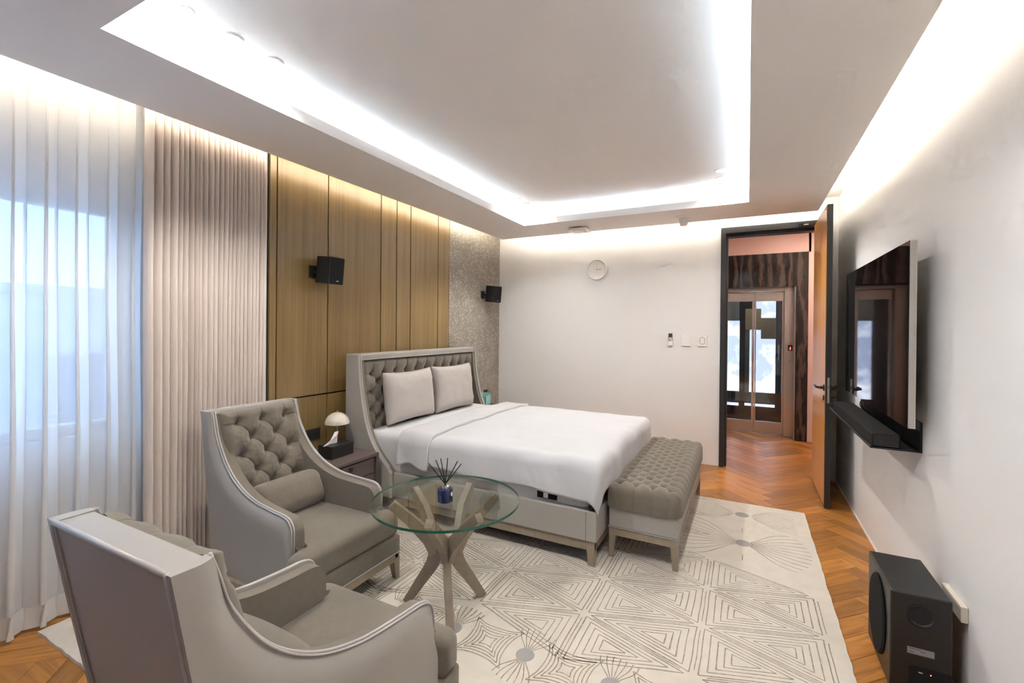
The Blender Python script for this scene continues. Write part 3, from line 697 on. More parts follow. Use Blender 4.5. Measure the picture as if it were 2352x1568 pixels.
# cushion: rounded block whose top and sides are one buttoned skin
def bench_cushion():
    hw, hl_, zt, zb, rr = bw/2+0.002, bl/2+0.004, 0.452, 0.318, 0.055
    du, dv_ = 0.1, 0.05
    nu, nv = 150, 400
    flatw, flatl = hw-rr, hl_-rr
    side = (zt-rr-zb)
    S = flatw+rr*PI/2+side; T = flatl+rr*PI/2+side
    cols = 4; rows = 27
    uL = -(cols-1)*du/2; vB = -(rows-1)*dv_/2
    btn = []
    for j in range(rows):
        k = cols if j % 2 == 0 else cols-1
        for i in range(k): btn.append((-(k-1)*du/2+i*du, vB+j*dv_))
    from collections import defaultdict
    near = defaultdict(list)
    for b in btn: near[round(b[1]/dv_)].append(b)
    V = []; F = []
    def fold(s, flat):
        a = abs(s); sg = math.copysign(1, s)
        if a <= flat: return s, 0.0, 0.0
        a -= flat
        if a < rr*PI/2: an = a/rr; return sg*(flat+rr*math.sin(an)), rr*(1-math.cos(an)), sg*math.sin(an)
        return sg*(flat+rr), rr+(a-rr*PI/2), sg*1.0
    for j in range(nv+1):
        for i in range(nu+1):
            u = -S+2*S*i/nu; v = -T+2*T*j/nv
            a = (u-uL)/du; b = (v-vB)/dv_
            ac = max(0, min(cols-1, a)); bc_ = max(0, min(rows-1, b)); ou = a-ac; ov = b-bc_
            cell = du*dv_*2/math.hypot(du, 2*dv_)
            p_ = ac+bc_/2; q_ = ac-bc_/2
            cz = lambda t, c_: abs(t-round(t))*c_
            if ou != 0 and ov != 0: dist = 1.0; pil = 1.0
            elif ou != 0: dist = cz(bc_/2, 2*dv_); pil = abs(math.sin(PI*bc_/2))**0.7
            elif ov != 0: dist = cz(ac, du); pil = abs(math.sin(PI*ac))**0.7
            else: dist = min(cz(p_, cell), cz(q_, cell)); pil = (abs(math.sin(PI*p_))*abs(math.sin(PI*q_)))**0.35
            fade = 1.0 if (ou == 0 and ov == 0) else max(0.25, 1-(abs(ou)*du+abs(ov)*dv_)/0.07)
            w = 0
            kk = round(v/dv_)
            for q in range(kk-1, kk+2):
                for (bu, bv) in near.get(q, ()):
                    d2 = (u-bu)**2+(v-bv)**2
                    if d2 < 0.0025: w += math.exp(-(math.sqrt(d2)/0.019)**1.3)
            hh = 0.016-0.004*fade*(1-pil)-(0.005 if (ou == 0 and ov == 0) else 0.007)*math.exp(-(dist/0.004)**2)-0.033*w
            x, d1, n1 = fold(u, flatw); y, d2_, n2 = fold(v, flatl)
            # corner: the deeper drop wins
            dz = max(d1, d2_) if (d1 and d2_) else d1+d2_
            if d1 and d2_:
                k = math.hypot(n1, n2)
                if k > 1: 
                    x = math.copysign(flatw+rr*abs(n1)/k, x) if abs(n1) > 0 else x; y = math.copysign(flatl+rr*abs(n2)/k, y)
                dz = min(max(d1, d2_), zt-zb)
            nz = math.sqrt(max(0, 1-min(1, n1*n1+n2*n2)))
            V.append((x+n1*hh, y+n2*hh, max(zb, zt-dz)+nz*hh))
    for j in range(nv):
        for i in range(nu):
            a = j*(nu+1)+i; F.append((a, a+1, a+nu+2, a+nu+1))
    return mesh('tufted_cushion', V, F, 'fabric', bn, True)
bench_cushion()

# ================================================================== ARMCHAIRS
def interp(tab, x):
    for (a, va), (b, vb) in zip(tab[:-1], tab[1:]):
        if a <= x <= b: return va+(vb-va)*(x-a)/(b-a)
    return tab[0][1] if x < tab[0][0] else tab[-1][1]
def armchair(label, loc, rz):
    ch = root('armchair', label, 'armchair', loc, rz, 'tufted wing armchairs by the glass table')
    # local frame: +x forward, origin under the seat front
    top = smooth_pts([(-0.790, 0, 0.945), (-0.775, 0, 0.90), (-0.745, 0, 0.81), (-0.665, 0, 0.69), (-0.555, 0, 0.604), (-0.42, 0, 0.553), (-0.27, 0, 0.534), (-0.185, 0, 0.528), (-0.142, 0, 0.515), (-0.118, 0, 0.478), (-0.115, 0, 0.40)], 5)
    rear = [(-0.755, 0.155), (-0.76, 0.3), (-0.79, 0.5), (-0.83, 0.72), (-0.868, 0.945)]
    def hw(f, z): return 0.268+0.037*(f+0.80)/0.69
    outline = rear+[(p.x, p.z) for p in top]+[(-0.115, 0.155)]
    for s in (-1, 1):
        base = list(reversed(rear)); base = [Vector((a, 0, b)) for a, b in base]+[Vector((-0.755+0.64*k/12, 0, 0.155)) for k in range(1, 13)]
        cum = [0.0]
        for a, b in zip(base[:-1], base[1:]): cum.append(cum[-1]+(b-a).length)
        NT = len(top)-1; NK = 14
        def bpt(t):
            d = t*cum[-1]
            for q in range(len(base)-1):
                if d <= cum[q+1]+1e-9: return base[q]+(base[q+1]-base[q])*((d-cum[q])/(cum[q+1]-cum[q]))
            return base[-1]
        VV = []; FF = []
        for lay in (0, 1):
            for i_ in range(NT+1):
                a = top[i_]; b = bpt(i_/NT)
                for k in range(NK+1):
                    kk = (k/NK)**1.8; p = a+(b-a)*kk; d = (b-a).length*kk
                    ins = 0.026*max(0, 1-d/min(0.085, 0.45*(b-a).length+0.004))**2*min(1, (b-a).length/0.16) if lay == 0 else 0.036
                    VV.append((p.x, s*(hw(p.x, p.z)-ins), p.z))
        m_ = (NT+1)*(NK+1)
        for i_ in range(NT):
            for k in range(NK):
                a = i_*(NK+1)+k; q = (a, a+1, a+NK+2, a+NK+1)
                FF.append(q); FF.append(tuple(m_+x for x in reversed(q)))
        rim = [i_*(NK+1) for i_ in range(NT+1)]+[NT*(NK+1)+k for k in range(1, NK+1)]+[i_*(NK+1)+NK for i_ in range(NT-1, -1, -1)]+[k for k in range(NK-1, 0, -1)]
        for a, b in zip(rim, rim[1:]+rim[:1]): FF.append((a, b, m_+b, m_+a))
        bm = bmesh.new(); vv = [bm.verts.new(v) for v in VV]
        for f in FF:
            try: bm.faces.new([vv[x] for x in f])
            except ValueError: pass
        bmesh.ops.remove_doubles(bm, verts=bm.verts, dist=1e-6)
        so = bmobj('side_panel', bm, 'leather', ch, True)
        so.data.set_sharp_from_angle(angle=math.radians(50))
        inner = [(-0.76, 0.2)] + [(p.x+0.012-0.004, p.z-0.010) for p in top] + [(-0.098, 0.36), (-0.098, 0.18)]
        prism('inner_arm', inner, lambda a, b, t, s=s: Vector((a, s*(hw(a, b)-t), b)), 0.034, 0.084, 'fabric', ch, bev=0.022, seg=4)
        tube('piping', [Vector((p.x+0.004, s*(hw(p.x, p.z)-0.031), p.z+0.001)) for p in top]+[Vector((-0.113, s*(0.305-0.031), 0.2))], 0.0045, 'leather_trim', ch)
        tube('piping', [Vector((p.x+0.002, s*(hw(p.x, p.z)-0.020), p.z-0.0005)) for p in top], 0.003, 'leather_trim', ch)
    # back shell
    def rx(z): return interp([(b, a) for a, b in rear], z)
    V = []; F = []; nz = 12
    zz = [0.155+(0.945-0.155)*k/nz for k in range(nz+1)]
    shell = [(rx(z)+0.003, min(z, 0.9425)) for z in zz]+[(-0.795, 0.9425), (-0.775, 0.80), (-0.73, 0.5), (-0.70, 0.155)]
    prism('back_shell', shell, lambda a, b, t: Vector((a, t, b)), -0.233, 0.233, 'leather', ch, bev=0.004, seg=2)
    tube('piping', [(-0.864, -0.246, 0.940), (-0.864, 0.246, 0.940)], 0.0065, 'leather_trim', ch)
    for s in (-1, 1):
        tube('piping', [(rx(z)+0.001, s*0.246, z) for z in zz], 0.005, 'leather_trim', ch)
    # tufted back cushion
    p0 = Vector((-0.625, 0, 0.36)); p1 = Vector((-0.790, 0, 0.932)); ax = (p1-p0); Hc = ax.length; ax.normalize(); nrm = Vector((ax.z, 0, -ax.x))
    def cb3(u, v, h):
        k = (v+Hc/2)/Hc
        w = 0.82 if False else 1.0
        return p0+ax*(v+Hc/2)+nrm*(h-0.004)+Vector((0, -u*w, 0))
    tp, bt = tuft('back_cushion', 0.452, Hc, 0.142, 0.0865, 3, 5, 0.056, 0.050, cb3, 'fabric', ch, 116, 150, edge=0.045, off=0.055, expo=0.42)
    add_buttons(tp, bt, cb3)
    # seat: T-shaped cushion, base and wooden plinth
    bmc = rbox_vf((0.335, 0.230, 0.066), 0.035, 26, (0, 0, 0.014))
    bmesh.ops.translate(bmc, verts=bmc.verts, vec=(-0.345, 0, 0.313))
    for v in bmc.verts:
        f = max(0, min(1, (v.co.x+0.115)/0.02))
        v.co.y *= 1+f*(0.325/0.230-1)
    bmobj('seat_cushion', bmc, 'fabric', ch, True)
    rbox('seat_base', (-0.40, 0, 0.203), (0.39, 0.255, 0.047), 0.012, 'fabric', ch, 12)
    rbox('front_rail', (-0.075, 0, 0.203), (0.070, 0.318, 0.047), 0.012, 'fabric', ch, 12)
    tube('piping', [(-0.1, -0.316, 0.157), (-0.006, -0.316, 0.157), (-0.006, 0.316, 0.157), (-0.1, 0.316, 0.157)], 0.004, 'leather_trim', ch)
    for b in ((-0.03, -0.008, -0.314, 0.314), (-0.75, -0.008, -0.304, -0.28), (-0.75, -0.008, 0.28, 0.304), (-0.75, -0.728, -0.29, 0.29)):
        box('wood_rail', *b, 0.112, 0.156, 'leg_wood', ch, bev=0.0015)
    for x, y, sx, sy in ((-0.030, -0.292, 1, -1), (-0.030, 0.292, 1, 1), (-0.73, -0.28, -1, -1), (-0.73, 0.28, -1, 1)):
        leg_mesh('leg', x, y, 0.046, 0.118, 0.62, 'leg_wood', ch, 0.012, sx, sy)
    return ch
armchair('grey armchair facing the bench, its tufted back towards the long drapes', (-1.696, 1.65, 0), 0.0)
armchair('grey armchair in the foreground seen from behind its plain leather back', (-1.183, 1.316, 0), PI/2)
def lumbar(label, loc, rz):
    o = rbox('lumbar_pillow', (0, 0, 0), (0.062, 0.205, 0.098), 0.055, 'fabric', None, 26, (0.02, 0.0, 0.004))
    o.rotation_euler = (0, -0.42, rz); o.location = loc
    o.rotation_mode = 'XYZ'
    return tag(o, label, 'pillow', 'lumbar pillows on the armchairs')
lumbar('small taupe lumbar pillow on the armchair with the visible tufted back', (-1.696-0.525, 1.65, 0.475), 0)
lp = lumbar('small taupe lumbar pillow on the foreground armchair seen from behind', (-1.183, 1.316-0.525, 0.475), 0)
lp.matrix_world = Matrix.Translation(lp.location) @ Matrix.Rotation(PI/2, 4, 'Z') @ Matrix.Rotation(-0.42, 4, 'Y')

# ================================================================== GLASS TABLE
tc_ = Vector((-1.318, 1.858, 0))
tbl = root('side_table', 'round glass table on three forked wooden legs between the armchairs', 'table', tc_)
def disc(name, r, z0, z1, m, parent, n=96):
    V = [(r*math.cos(2*PI*k/n), r*math.sin(2*PI*k/n), z) for z in (z0, z1) for k in range(n)]
    F = [tuple(reversed(range(n))), tuple(range(n, 2*n))]
    return mesh(name, V, F, m, parent)
TR = 0.362
tt = disc('glass_top', TR, 0.540, 0.552, 'table_glass', tbl)
n = 96
V = [(TR*math.cos(2*PI*k/n), TR*math.sin(2*PI*k/n), z) for z in (0.540, 0.552) for k in range(n)]
mesh('glass_edge', V, [(k, (k+1) % n, n+(k+1) % n, n+k) for k in range(n)], 'glass_edge', tt, True)
def board(name, pts, wid, thick, side, m, parent):
    """bar swept through pts; wid lies in the plane of the path, thick along 'side'"""
    P = [Vector(p) for p in pts]; V = []; F = []
    for i, p in enumerate(P):
        t = (P[min(i+1, len(P)-1)]-P[max(i-1, 0)]).normalized()
        s = side-t*side.dot(t); s.normalize(); q = t.cross(s)
        w = wid[i] if isinstance(wid, (list, tuple)) else wid
        for a, b in ((1, 1), (-1, 1), (-1, -1), (1, -1)): V.append(p+s*a*thick/2+q*b*w/2)
    for i in range(len(P)-1):
        for k in range(4): F.append((i*4+k, i*4+(k+1) % 4, i*4+4+(k+1) % 4, i*4+4+k))
    F.append((3, 2, 1, 0)); e = len(P)*4; F.append((e-4, e-3, e-2, e-1))
    return V, F
def leg3(azf, az1, az2):
    V = []; F = []
    def add(vf):
        b = len(V); V.extend(vf[0]); F.extend([tuple(i+b for i in f) for f in vf[1]])
    d = lambda a, r, z: Vector((r*math.cos(a), r*math.sin(a), z))
    side = Vector((-math.sin(azf), math.cos(azf), 0))
    path = smooth_pts([d(azf, 0.205, 0.012), d(azf, 0.135, 0.12), d(azf, 0.07, 0.22), d(azf, 0.045, 0.30), d(azf, 0.05, 0.35)], 5)
    W = [0.040+0.045*(i/(len(path)-1)) for i in range(len(path))]
    add(board('', path, W, 0.034, side, '', None))
    for a in (az1, az2):
        sd = Vector((-math.sin(a), math.cos(a), 0))
        mid = (azf+a)/2
        p = [d(azf, 0.045, 0.285), d(mid, 0.085, 0.355), d(a, 0.17, 0.455), d(a, 0.262, 0.538)]
        add(board('', p, [0.08, 0.066, 0.052, 0.040], 0.034, sd, '', None))
    bm = bmesh.new(); vv = [bm.verts.new(v) for v in V]
    for f in F: bm.faces.new([vv[i] for i in f])
    return bmobj('leg', bm, 'table_wood', tbl)
R_ = math.radians
leg3(R_(193), R_(166), R_(217)); leg3(R_(-48), R_(-71), R_(-20)); leg3(R_(58), R_(47), R_(95))
# reed diffuser
df = root('reed_diffuser', 'dark blue glass reed diffuser with black sticks on the glass table', 'diffuser', (-1.300, 1.825, 0.5525))
bt_ = lathe('bottle', [(0.001, 0), (0.034, 0), (0.037, 0.003), (0.037, 0.058), (0.035, 0.062), (0.014, 0.064), (0.001, 0.064)], 'blue_glass', df, 36)
lathe('collar', [(0.001, 0.064), (0.0185, 0.064), (0.0185, 0.078), (0.012, 0.080), (0.001, 0.080)], 'chrome', df, 28)
ld = mesh('paper_label', [(0.0378*math.cos(a), 0.0378*math.sin(a), z) for z in (0.032, 0.05) for a in (-0.15, 0.0, 0.15)], [(0, 1, 4, 3), (1, 2, 5, 4)], 'tissue', bt_)
for dx, dy in ((-0.075, -0.035), (-0.048, -0.015), (-0.038, 0.012), (0.050, 0.030), (0.073, 0.028), (-0.03, 0.06)):
    ln = 0.165
    tube('reed', [(-dx*0.10, -dy*0.1, 0.072), (dx, dy, 0.07+math.sqrt(max(0.01, ln**2-dx*dx-dy*dy))-0.03)], 0.0024, 'reed', df, 6)

# ================================================================== NIGHTSTANDS
def nightstand(label, x1, y0, y1):
    x0 = -2.82
    ns = root('nightstand', label, 'nightstand', (x0, (y0+y1)/2, 0), 0, 'leather nightstands beside the bed')
    d = x1-x0; w = (y1-y0)/2
    boxes('carcass', [(0, d-0.002, -w, -w+0.022, 0.10, 0.478), (0, d-0.002, w-0.022, w, 0.10, 0.478), (0, 0.02, -w+0.022, w-0.022, 0.10, 0.478), (0.02, d-0.02, -w+0.022, w-0.022, 0.10, 0.12)], 'night_leather', ns)
    box('top', 0, d, -w, w, 0.474, 0.498, 'night_leather', ns, bev=0.003)
    box('recess', d-0.05, d-0.03, -w+0.022, w-0.022, 0.12, 0.474, 'black_plastic', ns)
    for z0, z1 in ((0.13, 0.245), (0.25, 0.355), (0.36, 0.463)):
        dr = box('drawer', d-0.03, d-0.012, -w+0.03, w-0.03, z0, z1, 'night_leather', ns, bev=0.002)
        zc = z1-0.02
        box('pull_tab', d-0.013, d-0.004, -0.012, 0.012, zc-0.03, zc+0.008, 'black_leather', dr, bev=0.002)
        lathe('pull_ring', [(0.010, 0), (0.026, 0.0), (0.026, 0.006), (0.010, 0.006), (0.010, 0)], 'dark_plastic', dr, 20, (d-0.008, 0, zc-0.045), 'x')
    for x in (0.03, d-0.04):
        for y in (-w+0.03, w-0.03): leg_mesh('leg', x, y, 0.036, 0.09, 0.7, 'night_leather', ns, 0.0125)
    return ns
nightstand('mauve brown leather nightstand with drawers between armchair and bed', -2.345, 1.975, 2.475)
nightstand('nightstand mostly hidden beyond the bed, below the teal box', -2.345, 4.24, 4.74)
# mushroom lamp
lm = root('table_lamp', 'small mushroom table lamp with cream dome shade on nightstand', 'lamp', (-2.668, 2.385, 0.4985))
lathe('base', [(0.001, 0), (0.05, 0), (0.05, 0.006), (0.012, 0.012), (0.001, 0.013)], 'lamp_stem', lm)
lathe('stem', [(0.001, 0.01), (0.0065, 0.01), (0.0045, 0.10), (0.0045, 0.185), (0.001, 0.185)], 'lamp_stem', lm, 16)
lathe('diffuser', [(0.001, 0.168), (0.018, 0.168), (0.034, 0.185), (0.036, 0.192), (0.001, 0.192)], 'lamp_stem', lm)
lathe('shade', [(0.0845, 0.188)]+[(0.086*math.cos(t), 0.188+0.082*math.sin(t)) for t in [k*PI/2/12 for k in range(12)]]+[(0.004, 0.270), (0.004, 0.266)]+[(0.0825*math.cos(t), 0.188+0.078*math.sin(t)) for t in [k*PI/2/12 for k in range(11, -1, -1)]]+[(0.0845, 0.188)], 'lamp_cream', lm, 40)
lathe('finial', [(0.001, 0.268), (0.003, 0.268), (0.003, 0.272), (0.006, 0.276), (0.006, 0.281), (0.002, 0.285), (0.001, 0.285)], 'chrome', lm, 14)
# tissue box
tbx = root('tissue_box', 'black leather tissue box with a white tissue on the nightstand', 'tissue box', (-2.540, 2.262, 0.4985), 0.05)
boxes_ = box('case', -0.065, 0.065, -0.10, 0.10, 0, 0.088, 'black_leather', tbx, bev=0.004)
box('slot_rim', -0.02, 0.02, -0.065, 0.065, 0.0875, 0.0895, 'black_plastic', boxes_, bev=0.0008)
V = []; F = []
for i in range(13):
    for j in range(9):
        a = i/12; b = j/8
        w = 0.07*(1-b)**1.0+0.012
        V.append((0.012*math.sin(a*9+b*2)*(0.3+b), -0.055+(a-0.5)*w*1.5+0.06*b, 0.086+b*0.085-0.035*abs(a-0.62)*b))
for i in range(12):
    for j in range(8): F.append((i*9+j, i*9+j+1, i*9+j+10, i*9+j+9))
o = mesh('tissue', V, F, 'tissue', tbx, True); s = o.modifiers.new('s', 'SOLIDIFY'); s.thickness = 0.0015
# teal bin on far nightstand
tb_ = root('teal_box', 'small open pale teal box with dark inside behind the bed', 'box', (-2.735, 4.60, 0.4985))
boxes('shell', [(-0.055, 0.055, -0.06, -0.055, 0, 0.10), (-0.055, 0.055, 0.055, 0.06, 0, 0.13), (-0.055, -0.05, -0.06, 0.06, 0, 0.13), (0.05, 0.055, -0.06, 0.06, 0, 0.10), (-0.055, 0.055, -0.06, 0.06, 0, 0.005)], 'teal', tb_)
box('dark_liner', -0.049, 0.049, -0.054, 0.054, 0.006, 0.085, 'black_cloth', tb_)
tube('rim', [(-0.053, -0.058, 0.10), (0.053, -0.058, 0.10), (0.053, 0.058, 0.105), (-0.053, 0.058, 0.13)], 0.004, 'teal', tb_, closed=True)

# ================================================================== RUG
rg = root('rug', 'large cream carved rug with triangle and flower line pattern under the furniture', 'rug', (-1.2, 2.47, 0))
rx0, rx1, ry0, ry1 = RUG; RZ = 0.012
def rug_body():
    bm = bmesh.new(); N = 240; out = []
    per = [(rx0, ry0), (rx1, ry0), (rx1, ry1), (rx0, ry1)]
    for k in range(4):
        a = per[k]; b = per[(k+1) % 4]; nn = 160
        for i in range(nn):
            t = i/nn; x = a[0]+(b[0]-a[0])*t; y = a[1]+(b[1]-a[1])*t
            j = 0.004*noise.noise(Vector((x*14, y*14, k)))+random.uniform(-0.0015, 0.0015)
            x += (j if k in (1, 3) else 0); y += (j if k in (0, 2) else 0)
            out.append((x+1.2, y-2.47))
    A = [bm.verts.new((x, y, 0.0005)) for x, y in out]; B = [bm.verts.new((x*0.9985, y*0.9985, RZ)) for x, y in out]
    bm.faces.new(list(reversed(A))); bm.faces.new(B)
    for i in range(len(out)): bm.faces.new((A[i], A[(i+1) % len(out)], B[(i+1) % len(out)], B[i]))
    return bmobj('pile', bm, 'rug', rg)
rug_body()
RV = []; RF = []
def inr(x, y, m=0.03): return rx0+m < x < rx1-m and ry0+m < y < ry1-m
def line(pts, w=0.0062, jit=0.003, skip=0.06):
    """carved groove: a thin dark ribbon let into the pile"""
    P = []
    for a, b in zip(pts[:-1], pts[1:]):
        a = Vector(a); b = Vector(b); n_ = max(1, int((b-a).length/0.035))
        for i in range(n_): P.append(a+(b-a)*(i/n_))
    P.append(Vector(pts[-1]))
    P = [p+Vector((noise.noise(Vector((p.x*9, p.y*9, 0))), noise.noise(Vector((p.x*9, p.y*9, 5)))))*jit for p in P]
    for i in range(len(P)-1):
        a, b = P[i], P[i+1]
        if not (inr(a.x, a.y) and inr(b.x, b.y)): continue
        t = (b-a)
        if t.length < 1e-6: continue
        t.normalize(); q = Vector((-t.y, t.x))
        wa = w*(0.55+0.75*abs(noise.noise(Vector((a.x*5, a.y*5, 9))))); wb = w*(0.55+0.75*abs(noise.noise(Vector((b.x*5, b.y*5, 9)))))
        k = len(RV)
        for p, ww, s in ((a, wa, 1), (a, wa, -1), (b, wb, -1), (b, wb, 1)): 
            c = p+q*s*ww/2; RV.append((c.x+1.2, c.y-2.47, RZ+0.0004))
        RF.append((k, k+1, k+2, k+3))
dots = [(-0.014, 3.327, 0.047), (-0.024, 3.832, 0.047), (-0.826, 1.748, 0.040), (-0.459, 1.755, 0.040), (-1.193, 1.748, 0.04), (-0.092, 1.25, 0.04), (-0.459, 1.25, 0.04)]
def zone(x, y):
    if y < 1.93: return 'flower'
    if x > -0.50 and y > 2.98: return 'big'
    return 'tri'
# triangular lattice
def node(i, j): return Vector((0.333-0.513*i, 2.829+0.352*j-0.17*i))
def shrink(T, k):
    c = (T[0]+T[1]+T[2])/3; return [c+(p-c)*k for p in T]
for i in range(0, 7):
    for j in range(-10, 14):
        a = node(i, j); b = node(i, j+1); c = node(i+1, j+1); d = node(i+1, j); 
        for T in ((a, b, c), (a, c, node(i+1, j))):
            T = list(T); cen = (T[0]+T[1]+T[2])/3
            if zone(cen.x, cen.y) != 'tri': continue
            for k in (0.90, 0.72, 0.54, 0.37, 0.21):
                S = shrink(T, k)
                cut = random.uniform(0.0, 0.12)
                for e in range(3):
                    p, q = S[e], S[(e+1) % 3]
                    line([(p.x, p.y), (q.x, q.y)], 0.0066 if k < 0.9 else 0.0078)
        # centre line of each lattice edge
        for p, q in ((a, b), (a, c), (a, d)):
            mdl = (p+q)/2
            if zone(mdl.x, mdl.y) == 'tri':
                p2 = p+(q-p)*0.1; q2 = p+(q-p)*0.9; line([(p2.x, p2.y), (q2.x, q2.y)], 0.0062)
# band of flowers and stars along the near side
for row, yc in ((0, 1.748), (1, 1.25)):
    for k in range(-1, 7):
        x = -0.459-0.367*k+(0.183 if row else 0)
        for s in (1, -1):
            for f in range(-3, 4):
                t = f/3; ang = t*0.46
                p = []
                for q in range(7):
                    r = 0.042+0.125*q/6; off = ang*(1+0.8*math.sin(q/6*PI*0.9)*0.35)
                    p.append((x+r*math.sin(off), yc+s*r*math.cos(off)))
                line(p, 0.0068)
        # concave stars between the flowers
        xs = x+0.1835
        for kk in (0.135, 0.110, 0.085, 0.060, 0.034):
            p = []
            for q in range(33):
                a = 2*PI*q/32; ca_, sa_ = abs(math.cos(a+PI/4)), abs(math.sin(a+PI/4)); rr = kk*1.28/((ca_**0.72+sa_**0.72)**(1/0.72))
                p.append((xs+rr*math.cos(a), yc+rr*math.sin(a)))
            line(p, 0.0068)
# big flowers on the right far side
fx, fy, _ = dots[0]
for s in (-1, 1):
    for f in range(-5, 6):
        t = f/5; ang = t*1.12; p = []
        for q in range(10):
            w = q/9; r = 0.05+(0.42 if s < 0 else 0.33)*w
            a = ang*(0.55+0.45*math.sin(min(1, w*1.25)*PI/2))*(1-0.34*w)
            p.append((fx+s*r*math.cos(a), fy+r*math.sin(a)))
        line(p, 0.0065)
line([(fx-0.006, fy+0.17), (fx-0.006, fy+0.25)], 0.006); line([(fx+0.0, fy-0.25), (fx+0.0, fy-0.17)], 0.006)
fx, fy, _ = dots[1]
for s in (-1, 1):
    for f in range(-4, 5):
        b = f/4
        x0_ = fx+s*(0.06+0.02*abs(b)); x1_ = fx+s*0.34
        line([(x0_, fy+b*0.05), (x0_+s*0.12, fy+b*0.16), (x1_, fy+b*0.17-0.04*s)], 0.005)
lo = mesh('carved_lines', RV, RF, 'rug_groove', rg); lo['kind'] = 'stuff'
for (x, y, r) in dots:
    if x > rx1-0.05: continue
    lathe('woven_dot', [(0.001, RZ), (r, RZ), (r*0.97, RZ+0.0012), (0.001, RZ+0.0012)], 'rug_dot', rg, 28, (x+1.2, y-2.47, 0))
# ================================================================== CURTAINS
def curtain(name, x0, y0, y1, z0, z1, per, amp, over, m, n_per=14, flare=0.25, seed=0, parent=None, cusp=False, nz=10):
    V = []; F = []; N = int((y1-y0)/per*n_per); 
    for k in range(nz+1):
        t = k/nz; z = z1+(z0-z1)*t
        am = amp*(1-flare+flare*t)
        for i in range(N+1):
            a = i/n_per; y = y0+i*(per/n_per)
            ph = 0.5*noise.noise(Vector((y*3, seed, 0)))+0.25*noise.noise(Vector((y*7, t*1.2, seed)))
            if cusp:
                c = abs(math.sin(PI*(a+ph*0.25))); x = x0-amp+2*am*c**0.6*(0.8+0.35*noise.noise(Vector((y*25, 0, seed))))
                yy = y+0.004*noise.noise(Vector((y*5, t*2, seed)))
                dy = over*math.sin(2*PI*(a+ph*0.25)); yy += dy
            else:
                s1 = math.sin(2*PI*a+ph*2); x = x0+am*s1*(0.8+0.5*noise.noise(Vector((y*4, 2, seed))))
                yy = y+over*(0.7+0.5*t)*math.sin(4*PI*a+ph*4)+0.012*noise.noise(Vector((y*6, t*2.0, seed+5)))
            V.append((x, yy, z))
    for k in range(nz):
        for i in range(N):
            a = k*(N+1)+i; F.append((a, a+1, a+N+2, a+N+1))
    return mesh(name, V, F, m, parent, True)
sh = root('sheer_curtain', 'translucent white sheer curtain hanging in front of the daylit window', 'curtain', (-2.87, 0.2, 0))
for nm, z0, z1, mm in (('sheer_cloth', 0.12, 2.63, 'sheer_cloth'), ('weighted_hem', 0.018, 0.12, 'sheer_hem')):
    o = curtain(nm, 0.0, -0.70, 1.12, z0, z1, 0.112, 0.042, 0.021, mm, 16, 0.0 if nm != 'sheer_cloth' else 0.12, 3, sh, nz=14 if nm == 'sheer_cloth' else 2)
def drape_mesh():
    rnd = random.Random(5); folds = []; y = 1.232
    while y < 1.885:
        w = rnd.uniform(0.033, 0.041) if y < 1.36 else rnd.uniform(0.021, 0.031)
        folds.append((y, w, rnd.uniform(0.75, 1.0), rnd.uniform(0.0, 1.0))); y += w
    V = []; F = []; nz = 14; K = 12
    for k in range(nz+1):
        t = k/nz; z = 2.63+(0.018-2.63)*t
        for (y0, w, d, ph) in folds:
            for i in range(K):
                a = i/K
                c = math.sin(PI*a)**0.32 if a > 0 else 0.0
                sway = 0.006*noise.noise(Vector((y0*6, t*1.6, ph)))*min(1, t*3)+0.004*math.sin(t*3+ph*6)*t
                V.append((-2.80+0.052*c*d+0.01*noise.noise(Vector((y0*4, t*2, 3))), y0+w*(a+0.10*math.sin(2*PI*a))+sway, z))
    N = len(folds)*K
    for k in range(nz):
        for i in range(N-1):
            a = k*N+i; F.append((a, a+1, a+N+1, a+N))
    o = mesh('drape', V, F, 'drape_cloth', None, True); o.data.set_sharp_from_angle(angle=math.radians(75)); return o
dr = drape_mesh()
tag(dr, 'thick pinkish beige pleated drape bunched between sheer curtain and wood panelling', 'curtain')
# drape track above
# ================================================================== TV AND SHELF
tv = root('television', 'large thin flat television with glossy black screen on the right wall', 'television', (0.70, 3.355, 0.96))
tvz0, tvz1 = 0.965, 1.808
bd = box('housing', 0.642-0.70, 0.668-0.70, -0.728, 0.728, tvz0-0.96, tvz1-0.96, 'silver', tv, bev=0.0015)
box('screen', 0.6395-0.70, 0.643-0.70, -0.7265, 0.7265, tvz0-0.96+0.0015, tvz1-0.96-0.0015, 'screen', tv)
bm = bmesh.new()   # perforated edge strip: rows of small slots on the near side
for k in range(84):
    z = tvz0-0.96+0.006+k*0.00992
    for x in (-0.0525, -0.0460, -0.0395): boxbm(bm, x-0.002, x+0.002, -0.7287, -0.7275, z, z+0.0055)
o = bmobj('edge_perforation', bm, 'grey_plastic', tv); o['kind'] = 'stuff'
boxes('wall_mount', [(0.668-0.70, 0.738-0.70, -0.25, 0.25, 0.25, 0.62)], 'black_metal', tv)
tube('cable', smooth_pts([(-0.045, 0.2, 0.008), (-0.05, 0.19, -0.03), (-0.03, 0.17, -0.06), (-0.01, 0.2, -0.09)]), 0.003, 'black_plastic', tv, 6)
tube('cable', smooth_pts([(-0.045, 0.26, 0.008), (-0.055, 0.27, -0.03), (-0.04, 0.25, -0.07), (-0.01, 0.22, -0.1)]), 0.003, 'black_plastic', tv, 6)
sf = root('wall_shelf', 'black metal wall shelf holding the soundbar below the television', 'shelf', (0.738, 3.42, 0.825))
shelf_y0, shelf_y1 = 2.80-3.42, 4.06-3.42
box('back_plate', -0.010, 0, shelf_y0, shelf_y1, 0, 0.143, 'black_metal', sf, bev=0.001)
